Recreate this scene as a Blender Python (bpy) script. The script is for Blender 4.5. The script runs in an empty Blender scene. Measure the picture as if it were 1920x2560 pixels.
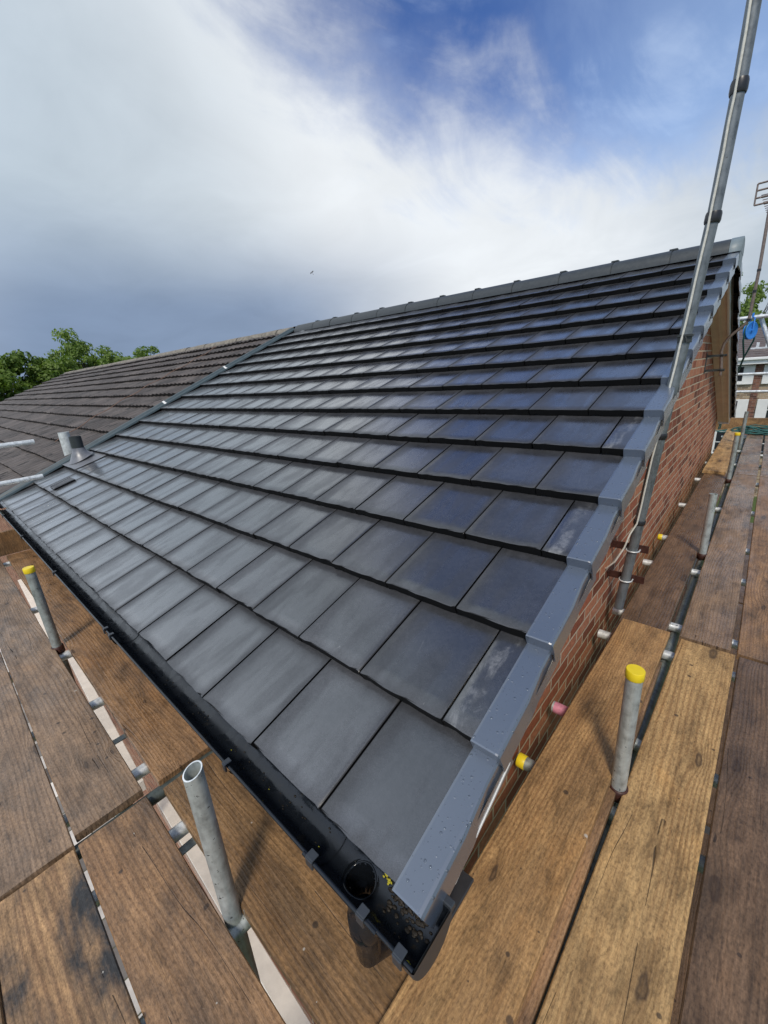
import bpy, bmesh, math, random
from mathutils import Vector, Matrix, Quaternion, noise as mnoise

# ------------------------------------------------------------------ camera, sky, sun, exposure
scene = bpy.context.scene
COL = scene.collection
cam_d = bpy.data.cameras.new('camera')
cam = bpy.data.objects.new('camera', cam_d)
COL.objects.link(cam)
R_CAM = ((0.74616837, 0.66246209, -0.06615699),
         (0.1601, -0.27500391, -0.94801943),
         (-0.64622036, 0.69679038, -0.3112594))      # rows: right, down, forward in world axes
mw = Matrix.Identity(4)
for i in range(3):
    mw[i][0] = R_CAM[0][i]
    mw[i][1] = -R_CAM[1][i]
    mw[i][2] = -R_CAM[2][i]
    mw[i][3] = (0.33823641, -0.38830317, 0.96874985)[i]
cam.matrix_world = mw
cam_d.sensor_fit = 'VERTICAL'
cam_d.sensor_height = 36.0
cam_d.lens = 14.503
cam_d.clip_start = 0.02
cam_d.clip_end = 4000.0
scene.camera = cam
scene.view_settings.view_transform = 'Standard'
scene.view_settings.look = 'None'
scene.view_settings.exposure = 0.50
scene.view_settings.gamma = 1.0
scene.cycles.use_denoising = True

SUN_AZ = Vector((0.55, -0.835, 0.0)).normalized()     # horizontal direction towards the sun
SUN_EL = math.radians(50)
sun_dir = SUN_AZ * math.cos(SUN_EL) + Vector((0, 0, math.sin(SUN_EL)))
sun_d = bpy.data.lights.new('sun', 'SUN')
sun_d.energy = 1.85
sun_d.angle = math.radians(10.0)
sun_d.color = (1.0, 0.92, 0.79)
sun = bpy.data.objects.new('sun', sun_d)
sun.rotation_euler = (-sun_dir).to_track_quat('-Z', 'Y').to_euler()
sun.location = (6, -8, 12)
COL.objects.link(sun)


class NT:
    """small helper for writing node trees"""
    def __init__(self, tree):
        self.t = tree
        self.n = tree.nodes
        self.l = tree.links

    def new(self, typ, **kw):
        nd = self.n.new(typ)
        for k, v in kw.items():
            setattr(nd, k, v)
        return nd

    def put(self, sock, v):
        if isinstance(v, bpy.types.NodeSocket):
            self.l.new(v, sock)
        elif v is not None:
            if isinstance(v, (tuple, list)) and len(v) == 3 and sock.type == 'RGBA':
                v = (*v, 1.0)
            sock.default_value = v

    def math(self, op, a, b=None, c=None, clamp=False):
        nd = self.new('ShaderNodeMath', operation=op, use_clamp=clamp)
        for i, v in enumerate((a, b, c)):
            if v is not None:
                self.put(nd.inputs[i], v)
        return nd.outputs[0]

    def vm(self, op, a, b=None, s=None):
        nd = self.new('ShaderNodeVectorMath', operation=op)
        self.put(nd.inputs[0], a)
        if b is not None:
            self.put(nd.inputs[1], b)
        if s is not None:
            self.put(nd.inputs[3], s)
        return nd.outputs['Value'] if op in ('DOT_PRODUCT', 'LENGTH', 'DISTANCE') else nd.outputs[0]

    def noise(self, vec, scale=1, detail=4, rough=.55, dist=0, w=None):
        nd = self.new('ShaderNodeTexNoise')
        if w is not None:
            nd.noise_dimensions = '4D'
            self.put(nd.inputs['W'], w)
        self.put(nd.inputs['Vector'], vec)
        nd.inputs['Scale'].default_value = scale
        nd.inputs['Detail'].default_value = detail
        nd.inputs['Roughness'].default_value = rough
        nd.inputs['Distortion'].default_value = dist
        return nd.outputs[0]

    def voro(self, vec, scale=1, feature='F1', rand=1.0, dim='3D'):
        nd = self.new('ShaderNodeTexVoronoi', feature=feature, voronoi_dimensions=dim)
        self.put(nd.inputs['Vector'], vec)
        nd.inputs['Scale'].default_value = scale
        nd.inputs['Randomness'].default_value = rand
        return nd

    def ramp(self, fac, stops, interp='LINEAR'):
        nd = self.new('ShaderNodeValToRGB')
        cr = nd.color_ramp
        cr.interpolation = interp
        while len(cr.elements) > 1:
            cr.elements.remove(cr.elements[-1])
        for i, (p, c) in enumerate(stops):
            e = cr.elements[0] if i == 0 else cr.elements.new(p)
            e.position = p
            e.color = (c, c, c, 1) if isinstance(c, (int, float)) else (*c, 1)
        self.put(nd.inputs[0], fac)
        return nd.outputs[0]

    def smooth(self, v, a, b):
        nd = self.new('ShaderNodeMapRange', interpolation_type='SMOOTHSTEP')
        self.put(nd.inputs[0], v)
        nd.inputs[1].default_value = a
        nd.inputs[2].default_value = b
        return nd.outputs[0]

    def mix(self, fac, a, b, mode='MIX'):
        nd = self.new('ShaderNodeMix', data_type='RGBA', blend_type=mode)
        self.put(nd.inputs[0], fac)
        self.put(nd.inputs[6], a)
        self.put(nd.inputs[7], b)
        return nd.outputs[2]

    def scale(self, vec, s, loc=(0, 0, 0)):
        nd = self.new('ShaderNodeMapping')
        self.put(nd.inputs[0], vec)
        nd.inputs['Location'].default_value = loc
        nd.inputs['Scale'].default_value = s
        return nd.outputs[0]

    def sep(self, vec):
        nd = self.new('ShaderNodeSeparateXYZ')
        self.put(nd.inputs[0], vec)
        return nd.outputs

    def comb(self, x, y, z):
        nd = self.new('ShaderNodeCombineXYZ')
        for i, v in enumerate((x, y, z)):
            self.put(nd.inputs[i], v)
        return nd.outputs[0]

    def bump(self, h, strength=.3, dist=.01, normal=None):
        nd = self.new('ShaderNodeBump')
        nd.inputs['Strength'].default_value = strength
        nd.inputs['Distance'].default_value = dist
        self.put(nd.inputs['Height'], h)
        if normal is not None:
            self.put(nd.inputs['Normal'], normal)
        return nd.outputs[0]


def make_world():
    w = bpy.data.worlds.new('World')
    scene.world = w
    w.use_nodes = True
    t = NT(w.node_tree)
    bg = w.node_tree.nodes['Background']
    sky = t.new('ShaderNodeTexSky', sky_type='NISHITA')
    sky.sun_disc = False
    sky.sun_elevation = SUN_EL
    sky.sun_rotation = math.atan2(SUN_AZ.x, SUN_AZ.y)
    sky.air_density = 1.0
    sky.dust_density = 0.5
    sky.ozone_density = 2.2
    d = t.new('ShaderNodeTexCoord').outputs['Generated']
    d = t.vm('NORMALIZE', d)
    z = t.sep(d)[2]
    # clouds live on a flat layer: direction divided by height gives the drift of the layer
    hz = t.math('MAXIMUM', t.math('ADD', z, 0.22), 0.05)
    inv = t.math('DIVIDE', 1.0, hz)
    pl = t.vm('MULTIPLY', d, t.comb(inv, inv, 0.6))
    n_big = t.noise(t.scale(pl, (1, 1, 1), (3.1, 1.7, 0)), 0.75, 5, .5, .3)
    n_mid = t.noise(t.scale(pl, (1.0, 1.0, 1), (7.1, 4.7, 0)), 2.2, 7, .56, .5)
    n_wisp = t.noise(t.scale(pl, (3.0, 1.0, 1), (1.3, 9.7, 0)), 1.6, 8, .6, .8)

    n_fine = t.noise(d, 9.0, 6, .6)

    def dot(v):
        return t.vm('DOT_PRODUCT', d, tuple(Vector(v).normalized()))

    def c0(n, a):
        return t.math('MULTIPLY', t.math('SUBTRACT', n, .5), a)
    # blue gap high in the sky ahead
    b = dot((-.195, .605, .772))
    b = t.math('ADD', b, c0(n_mid, .10))
    b = t.math('ADD', b, c0(n_wisp, .12))
    b = t.math('ADD', b, c0(n_fine, .06))
    b = t.math('ADD', b, t.math('MULTIPLY', t.smooth(dot((.02, .86, .46)), .90, 1.0), .05))
    blue = t.smooth(b, .805, .93)
    # grey and white of the cloud sheet
    white = t.smooth(t.math('ADD', dot((-.60, .70, .36)), c0(n_mid, .10)), .72, .965)
    dark = t.smooth(t.math('ADD', dot((-.95, .31, .08)), c0(n_big, .10)), .74, .97)
    low = t.smooth(t.math('ADD', z, c0(n_big, .12)), .34, .13)
    leftgrey = t.smooth(t.math('ADD', dot((-.95, .18, .26)), c0(n_big, .08)), .84, .99)
    dark = t.math('MULTIPLY', dark, low)
    c = t.mix(white, (.33, .39, .455), (.645, .675, .705))
    c = t.mix(t.math('MULTIPLY', leftgrey, .60), c, (.32, .40, .475))
    c = t.mix(t.math('MULTIPLY', dark, .95), c, (.165, .225, .335))
    streak = t.math('ADD', .93, c0(n_mid, .26))
    c = t.mix(1.0, c, t.comb(streak, streak, streak), 'MULTIPLY')
    # unseen bright cloud at left and behind, added to brighten the tile reflections
    lb = t.smooth(dot((-.62, -.68, .40)), .50, .95)
    c = t.mix(t.math('MULTIPLY', lb, .85), c, (.84, .92, 1.02))
    # clear air seen through the gap
    skyc = t.vm('SCALE', sky.outputs[0], s=.090)
    skyc = t.mix(1.0, skyc, (.68, .84, 1.10), 'MULTIPLY')
    deep = t.smooth(dot((-.42, .62, .66)), .86, .985)
    skyc = t.mix(deep, t.mix(1.0, skyc, (1.12, 1.10, 1.06), 'MULTIPLY'), t.mix(1.0, skyc, (.72, .78, .92), 'MULTIPLY'))
    back = t.smooth(dot((.55, -.835, .35)), -.2, .6)
    c = t.mix(t.math('MULTIPLY', back, .45), c, skyc)
    cloudy = t.mix(blue, c, skyc)
    # cirrus veil across the blue
    veil = t.math('MULTIPLY', t.smooth(t.math('MULTIPLY_ADD', n_wisp, .5, t.math('MULTIPLY', n_mid, .5)), .48, .68), t.math('MULTIPLY', blue, .32))
    cloudy = t.mix(veil, cloudy, (.55, .64, .78))
    hz2 = t.math('MULTIPLY', t.smooth(t.math('ADD', dot((.08, .86, .50)), c0(n_wisp, .10)), .86, .99), t.math('MULTIPLY', blue, .30))
    cloudy = t.mix(hz2, cloudy, (.42, .54, .72))
    t.l.new(cloudy, bg.inputs['Color'])
    bg.inputs['Strength'].default_value = 1.0


make_world()

# ------------------------------------------------------------------ roof geometry constants
ALPHA = math.radians(22.41)
CA, SA = math.cos(ALPHA), math.sin(ALPHA)
W = 0.30            # tile cover width
G = 0.3273          # course gauge
T = 0.036           # tile tail thickness
NC = 14             # courses
DECK = -0.435       # top of the scaffold boards
GROUND = -5.3
WALL_X = -0.20      # face of the gable wall
RIDGE_Y = 4.30


def pw(u, v, h=0.0):
    """roof-slope coordinates (along ridge, up the slope, off the slope) to world; the old rafters twist a little"""
    h = h + 0.06 * max(0.0, min(1.0, -u / 5.5)) * max(0.0, min(1.0, v / 4.6))
    return Vector((u, v * CA - h * SA, v * SA + h * CA))


def pr(u, v, h=0.0):
    """the same for the rear slope"""
    p = pw(u, v, h)
    return Vector((p.x, 2 * RIDGE_Y - p.y, p.z))


# ------------------------------------------------------------------ mesh helpers
class MB:
    def __init__(self):
        self.v, self.f, self.m, self.sm, self.att, self.loc = [], [], [], [], [], []

    def add(self, verts, faces, mi=0, smooth=False, att=0.0, local=None):
        o = len(self.v)
        self.loc.extend(local if local else [(.5, -1, 0)] * len(verts))
        self.v.extend(Vector(p) for p in verts)
        for f in faces:
            self.f.append(tuple(i + o for i in f))
            self.m.append(mi)
            self.sm.append(smooth)
            self.att.append(att)

    def box(self, lo, hi, bev=0.0, mat=None, mi=0, att=0.0):
        bm = bmesh.new()
        bmesh.ops.create_cube(bm, size=1)
        lo, hi = Vector(lo), Vector(hi)
        for vv in bm.verts:
            vv.co = Vector((lo[i] + (vv.co[i] + .5) * (hi[i] - lo[i]) for i in range(3)))
        if bev:
            bmesh.ops.bevel(bm, geom=bm.edges[:] , offset=bev, segments=1, affect='EDGES', profile=.5)
        bm.verts.index_update()
        vs = [(mat @ vv.co) if mat else vv.co.copy() for vv in bm.verts]
        self.add(vs, [[x.index for x in f.verts] for f in bm.faces], mi, False, att)
        bm.free()

    def tube(self, pts, r, n=12, cap=True, mi=0, rin=None, att=0.0):
        """round bar through points; r may be a list; rin makes open hollow ends"""
        pts = [Vector(p) for p in pts]
        rs = r if isinstance(r, (list, tuple)) else [r] * len(pts)
        rings = []
        up = None
        for i, p in enumerate(pts):
            a = pts[max(i - 1, 0)]
            b = pts[min(i + 1, len(pts) - 1)]
            d = (b - a).normalized()
            if up is None:
                up = d.orthogonal().normalized()
            up = (up - d * up.dot(d)).normalized()
            s = d.cross(up)
            rings.append((p, up.copy(), s, rs[i], d))
        vs, fs = [], []
        for (p, u_, s, rr, d) in rings:
            for k in range(n):
                t = 2 * math.pi * k / n
                vs.append(p + (u_ * math.cos(t) + s * math.sin(t)) * rr)
        for i in range(len(pts) - 1):
            for k in range(n):
                k2 = (k + 1) % n
                fs.append((i * n + k, i * n + k2, (i + 1) * n + k2, (i + 1) * n + k))
        self.add(vs, fs, mi, True, att)
        for e, sgn in ((0, -1), (len(pts) - 1, 1)):
            p, u_, s, rr, d = rings[e]
            ring = [p + (u_ * math.cos(2 * math.pi * k / n) + s * math.sin(2 * math.pi * k / n)) * rr for k in range(n)]
            if rin:
                q = [p + (x - p) * (rin / rr) for x in ring]
                dd = [x - d * sgn * min(.12, .45 * (pts[0] - pts[-1]).length) for x in q]
                vs = ring + q + dd
                fs = []
                for k in range(n):
                    k2 = (k + 1) % n
                    f1 = (k, k2, n + k2, n + k)
                    f2 = (n + k, n + k2, 2 * n + k2, 2 * n + k)
                    fs += [f1, f2] if sgn > 0 else [f1[::-1], f2[::-1]]
                fs.append(tuple(range(2 * n, 3 * n)) if sgn > 0 else tuple(range(2 * n, 3 * n))[::-1])
                self.add(vs, fs, mi, False, att)
            elif cap:
                self.add(ring, [tuple(range(n)) if sgn > 0 else tuple(range(n))[::-1]], mi, False, att)

    def prism(self, poly, origin, ax, ay, az, depth, mi=0):
        """polygon (2D, counter-clockwise) on axes ax, ay pushed along az by depth"""
        o, ax, ay, az = Vector(origin), Vector(ax), Vector(ay), Vector(az)
        a = [o + ax * x + ay * y for x, y in poly]
        b = [p + az * depth for p in a]
        n = len(poly)
        self.add(a + b, [tuple(range(n))[::-1], tuple(range(n, 2 * n))] +
                 [(i, (i + 1) % n, n + (i + 1) % n, n + i) for i in range(n)], mi)

    def build(self, name, mats, parent=None, loc=None, rot=None, attr=None):
        me = bpy.data.meshes.new(name)
        loc = Vector(loc) if loc is not None else Vector((0, 0, 0))
        base = loc
        if parent is not None:
            base = loc + WORLD_LOC.get(parent.name, Vector((0, 0, 0)))
        me.from_pydata([tuple(p - base) for p in self.v], [], self.f)
        mats = mats if isinstance(mats, (list, tuple)) else [mats]
        for m in mats:
            me.materials.append(m)
        me.polygons.foreach_set('material_index', self.m)
        me.polygons.foreach_set('use_smooth', self.sm)
        if attr:
            a = me.attributes.new(attr, 'FLOAT', 'FACE')
            a.data.foreach_set('value', self.att)
        if attr == 'tint':
            a = me.attributes.new('local', 'FLOAT_VECTOR', 'POINT')
            a.data.foreach_set('vector', [c for q in self.loc for c in q])
        me.update()
        o = bpy.data.objects.new(name, me)
        COL.objects.link(o)
        o.location = loc
        if parent is not None:
            o.parent = parent
        WORLD_LOC[o.name] = base
        return o


WORLD_LOC = {}


def tag(o, label=None, cat=None, group=None, kind=None):
    if label:
        o['label'] = label
    if cat:
        o['category'] = cat
    if group:
        o['group'] = group
    if kind:
        o['kind'] = kind
    return o


def thing(name, loc, label, cat, group=None):
    o = bpy.data.objects.new(name, None)
    o.empty_display_size = .1
    COL.objects.link(o)
    o.location = loc
    WORLD_LOC[o.name] = Vector(loc)
    return tag(o, label, cat, group)


# ------------------------------------------------------------------ materials
def material(name):
    m = bpy.data.materials.new(name)
    m.use_nodes = True
    t = NT(m.node_tree)
    return m, t, m.node_tree.nodes['Principled BSDF']


def simple(name, col, rough=.5, metal=0.0, spec=.5, var=.15, scale=20, bump=0.0):
    m, t, b = material(name)
    co = t.new('ShaderNodeTexCoord').outputs['Object']
    n = t.noise(co, scale, 5, .6)
    k = t.ramp(n, [(.25, 1 - var), (.75, 1 + var)])
    t.put(b.inputs['Base Color'], t.mix(1.0, col, k, 'MULTIPLY'))
    t.put(b.inputs['Roughness'], t.math('ADD', rough, t.math('MULTIPLY', t.math('SUBTRACT', n, .5), .25)))
    b.inputs['Metallic'].default_value = metal
    b.inputs['Specular IOR Level'].default_value = spec
    if bump:
        t.put(b.inputs['Normal'], t.bump(n, bump, .004))
    return m


def wood(name, light, dark, stain=.5, stain_col=(.035, .028, .026), rough=.5, freq=70, wet=.5, knots=.72):
    m, t, b = material(name)
    tc = t.new('ShaderNodeTexCoord')
    rnd = t.new('ShaderNodeObjectInfo').outputs['Random']
    off = t.math('MULTIPLY', rnd, 37.0)
    co = t.vm('ADD', tc.outputs['Object'], t.comb(off, t.math('MULTIPLY', rnd, 5.3), 0))
    # knots: one per stretched cell, some cells empty
    kw = t.math('MULTIPLY', t.math('SUBTRACT', t.noise(co, 11, 3, .6), .5), .034)
    vo = t.voro(t.scale(t.vm('ADD', co, t.comb(t.math('MULTIPLY', kw, 2.0), kw, 0)), (2.3, 7.5, 3.0)), 1.0, dim='2D')
    cell = t.sep(vo.outputs['Color'])
    kd = vo.outputs['Distance']
    keep = t.math('GREATER_THAN', cell[0], knots)
    size = t.math('MULTIPLY_ADD', t.math('POWER', cell[1], 2.0), .14, .035)
    kn = t.math('DIVIDE', kd, size)
    core = t.math('MULTIPLY', t.smooth(kn, 1.05, .55), keep)
    halo = t.math('MULTIPLY', t.smooth(kn, 3.6, .7), keep)
    # growth rings: contour lines of a slow field that swells round each knot
    slow = t.noise(t.scale(co, (.55, 2.2, 2.0)), 1.0, 2, .5)
    swell = t.math('MULTIPLY', t.math('POWER', 2.718, t.math('MULTIPLY', t.math('MULTIPLY', kn, kn), -.16)), t.math('MULTIPLY', keep, .028))
    y = t.sep(co)[1]
    field = t.math('ADD', t.math('ADD', y, t.math('MULTIPLY', slow, .20)), swell)
    wob = t.noise(t.scale(co, (2.0, 30, 10)), 1.0, 3, .6)
    ring = t.math('SINE', t.math('ADD', t.math('MULTIPLY', field, freq * 6.283), t.math('MULTIPLY', wob, 5.0)))
    ring = t.math('MULTIPLY_ADD', ring, .5, .5)
    ring = t.math('POWER', ring, 2.2)
    fine = t.noise(t.scale(co, (9, 300, 60)), 1.0, 5, .7)
    streak = t.noise(t.scale(co, (1.1, 26, 8)), 1.0, 4, .6)
    saw = t.noise(t.scale(co, (150, 8, 8)), 1.0, 2, .5)
    patch = t.smooth(t.noise(t.scale(co, (1.3, 5, 3), (3, 1, 0)), 1, 3, .5), .40, .62)
    ringw = t.math('MULTIPLY', ring, t.math('MULTIPLY_ADD', patch, .26, .07))
    a = t.math('ADD', ringw, t.math('MULTIPLY', streak, .80))
    a = t.math('ADD', a, t.math('MULTIPLY', fine, .62))
    a = t.math('ADD', a, t.math('MULTIPLY', saw, .22))
    c = t.mix(t.smooth(a, .48, 1.20), light, dark)
    # weathering blotches and foot dirt
    blot = t.noise(t.scale(co, (2.6, 7.5, 4)), 1.0, 8, .66, .5)
    blot2 = t.noise(t.scale(co, (.9, 2.2, 2)), 1.0, 5, .6)
    st = t.math('MULTIPLY', t.smooth(t.math('ADD', t.math('MULTIPLY', blot, .65), t.math('MULTIPLY', blot2, .45)), .47, .72), stain, clamp=True)
    c = t.mix(st, c, stain_col)
    mid = t.noise(t.scale(co, (7, 17, 8)), 1.0, 8, .68, .3)
    c = t.mix(1.0, c, t.ramp(mid, [(.28, .46), (.5, .98), (.72, 1.30)]), 'MULTIPLY')
    iso = t.noise(t.scale(co, (75, 170, 60)), 1.0, 6, .75)
    c = t.mix(1.0, c, t.ramp(iso, [(.32, .48), (.5, 1.0), (.68, 1.38)]), 'MULTIPLY')
    smudge = t.smooth(t.noise(t.scale(co, (4, 16, 4), (2, 5, 0)), 1, 5, .6, .8), .60, .74)
    c = t.mix(t.math('MULTIPLY', smudge, .55), c, tuple(x * .34 for x in dark))
    warm = t.smooth(t.noise(t.scale(co, (2.2, 5, 4), (8, 3, 0)), 1, 4, .6), .52, .70)
    c = t.mix(t.math('MULTIPLY', warm, .35), c, t.mix(1.0, c, (1.22, 1.02, .72), 'MULTIPLY'))
    c = t.mix(t.math('MULTIPLY', halo, .34), c, tuple(x * .36 for x in dark))
    c = t.mix(t.math('MULTIPLY', t.math('MULTIPLY', core, t.ramp(kn, [(.2, .55), (.7, 1.0)])), .85), c, (.040, .024, .015))
    # nail holes, spots and pale drops of mortar
    sp = t.voro(t.scale(co, (10, 10, 10)), 1.0, dim='2D')
    spc = t.sep(sp.outputs['Color'])
    spr = t.math('MULTIPLY_ADD', spc[1], .07, .02)
    sd = t.math('DIVIDE', sp.outputs['Distance'], spr)
    spot = t.math('MULTIPLY', t.smooth(sd, 1.2, .7), t.math('GREATER_THAN', spc[0], .86))
    c = t.mix(t.math('MULTIPLY', spot, .75), c, (.03, .022, .018))
    pale = t.math('MULTIPLY', t.smooth(sd, .8, .4), t.math('LESS_THAN', spc[0], .04))
    c = t.mix(t.math('MULTIPLY', pale, .7), c, (.50, .47, .42))
    # long drying cracks
    cr = t.noise(t.scale(co, (.45, 9, 1)), 1.0, 2, .4, .0)
    crack = t.math('MULTIPLY', t.smooth(t.math('ABSOLUTE', t.math('SUBTRACT', cr, .5)), .0035, .0008), t.math('GREATER_THAN', blot2, .54))
    c = t.mix(t.math('MULTIPLY', crack, .75), c, (.02, .013, .009))
    t.put(b.inputs['Base Color'], c)
    film = t.smooth(t.noise(t.scale(co, (1.5, 4.0, 2)), 1.0, 6, .65), .40, .58)
    t.put(b.inputs['Roughness'], t.math('ADD', t.math('MULTIPLY_ADD', film, -.30 * wet, rough), t.math('MULTIPLY', fine, .15)))
    h = t.math('ADD', t.math('MULTIPLY', ring, .5), t.math('ADD', fine, t.math('MULTIPLY', crack, -3.0)))
    h = t.math('ADD', h, t.math('ADD', t.math('MULTIPLY', saw, .8), t.math('MULTIPLY', mid, 2.0)))
    t.put(b.inputs['Normal'], t.bump(h, .5, .002))
    b.inputs['Specular IOR Level'].default_value = .45
    return m


WOOD = {
    'honey': wood('honey_timber', (.58, .375, .165), (.32, .185, .075), .40, (.15, .09, .042), .55, 66, .2, .48),
    'orange': wood('orange_timber', (.48, .285, .120), (.27, .145, .058), .45, (.11, .070, .038), .52, 74, .3),
    'brown': wood('brown_timber', (.32, .185, .082), (.17, .095, .042), .60, (.07, .048, .031), .50, 60, .4),
    'dark': wood('dark_wet_timber', (.205, .124, .072), (.112, .068, .040), .50, (.062, .044, .031), .40, 64, .9),
    'purple': wood('weathered_timber', (.33, .215, .130), (.20, .128, .078), .75, (.095, .072, .055), .42, 70, 1.0),
    'rust': wood('rusty_brown_timber', (.375, .215, .105), (.215, .12, .06), .75, (.085, .06, .043), .44, 66, .8, .60),
    'stained': wood('black_stained_timber', (.46, .275, .13), (.24, .135, .066), 1.5, (.036, .035, .035), .52, 60, .3),
}


def galv(name, col=(.47, .51, .50), rough=.42, rust=0.0):
    m, t, b = material(name)
    co = t.new('ShaderNodeTexCoord').outputs['Object']
    rnd = t.new('ShaderNodeObjectInfo').outputs['Random']
    co = t.vm('ADD', co, t.comb(t.math('MULTIPLY', rnd, 13.0), 0, 0))
    n = t.noise(co, 28, 6, .65)
    s = t.noise(t.scale(co, (60, 60, 12)), 1, 4, .6)
    k = t.ramp(t.math('ADD', t.math('MULTIPLY', n, .6), t.math('MULTIPLY', s, .4)), [(.35, .55), (.5, .95), (.68, 1.25)])
    c = t.mix(1.0, col, k, 'MULTIPLY')
    sc = t.noise(co, 70, 3, .6)
    c = t.mix(t.smooth(sc, .66, .72), c, (.06, .065, .065))
    if rust:
        c = t.mix(t.math('MULTIPLY', t.smooth(t.noise(co, 16, 5, .6), .5, .66), rust), c, (.11, .055, .03))
    t.put(b.inputs['Base Color'], c)
    b.inputs['Metallic'].default_value = .45
    t.put(b.inputs['Roughness'], t.math('MULTIPLY_ADD', n, .35, rough - .15))
    t.put(b.inputs['Normal'], t.bump(n, .15, .002))
    return m


GALV = galv('galvanised_steel')
GALV_BRIGHT = galv('bright_galvanised_steel', (.74, .76, .76), .38)
GALV_DULL = galv('dull_galvanised_steel', (.36, .40, .385), .5, .2)
GALV_DARK = galv('dark_wet_steel', (.09, .11, .105), .5, .3)
ALU = galv('weathered_aluminium', (.175, .195, .21), .45)
RUST = simple('red_oxide_steel', (.06, .022, .016), .5, .2, .5, .4, 60)
YELLOW = simple('yellow_plastic', (.80, .60, .02), .4, 0, .5, .08, 30)
PINK = simple('pink_paint', (.62, .24, .33), .5, .1, .5, .25, 60)
BLACKTAPE = simple('black_tape', (.018, .018, .021), .35, 0, .5, .2, 60)
CABLE_W = simple('white_cable_sheath', (.62, .60, .54), .45, 0, .5, .18, 60)
WHITE_PVC = simple('white_plastic_trim', (.78, .78, .76), .35, 0, .5, .06, 10)
BEIGE = simple('beige_soffit_board', (.72, .63, .51), .6, 0, .3, .12, 8)
LEAD = simple('lead_sheet', (.17, .175, .19), .42, .25, .5, .25, 25, .2)
PVC_GREY = simple('dark_grey_pipe', (.03, .036, .038), .4, 0, .5, .2, 25)
PIPE_PALE = simple('pale_grey_pipe', (.52, .55, .55), .55, 0, .4, .28, 30)
VENT_BLACK = simple('black_vent_grille', (.02, .02, .024), .4)
BATTEN = simple('planed_white_timber', (.80, .74, .66), .55, 0, .4, .10, 14)
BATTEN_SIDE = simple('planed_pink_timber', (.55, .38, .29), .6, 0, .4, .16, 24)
STRIP_GREY = simple('grey_green_roof_strip', (.052, .075, .085), .42, 0, .5, .15, 12)
FASCIA = simple('dark_fascia_board', (.03, .03, .033), .45, 0, .5, .15, 12)
ROPE_G = simple('green_polypropylene_rope', (.035, .115, .105), .7, 0, .3, .3, 70)
BLUE = simple('blue_painted_wheel', (.03, .20, .62), .4, 0, .5, .12, 30)
AERIAL = simple('tarnished_aerial_tube', (.20, .155, .135), .5, .35, .5, .35, 50)
DARKMETAL = simple('dark_bracket_steel', (.05, .055, .055), .5, .4, .5, .3, 40)


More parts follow.
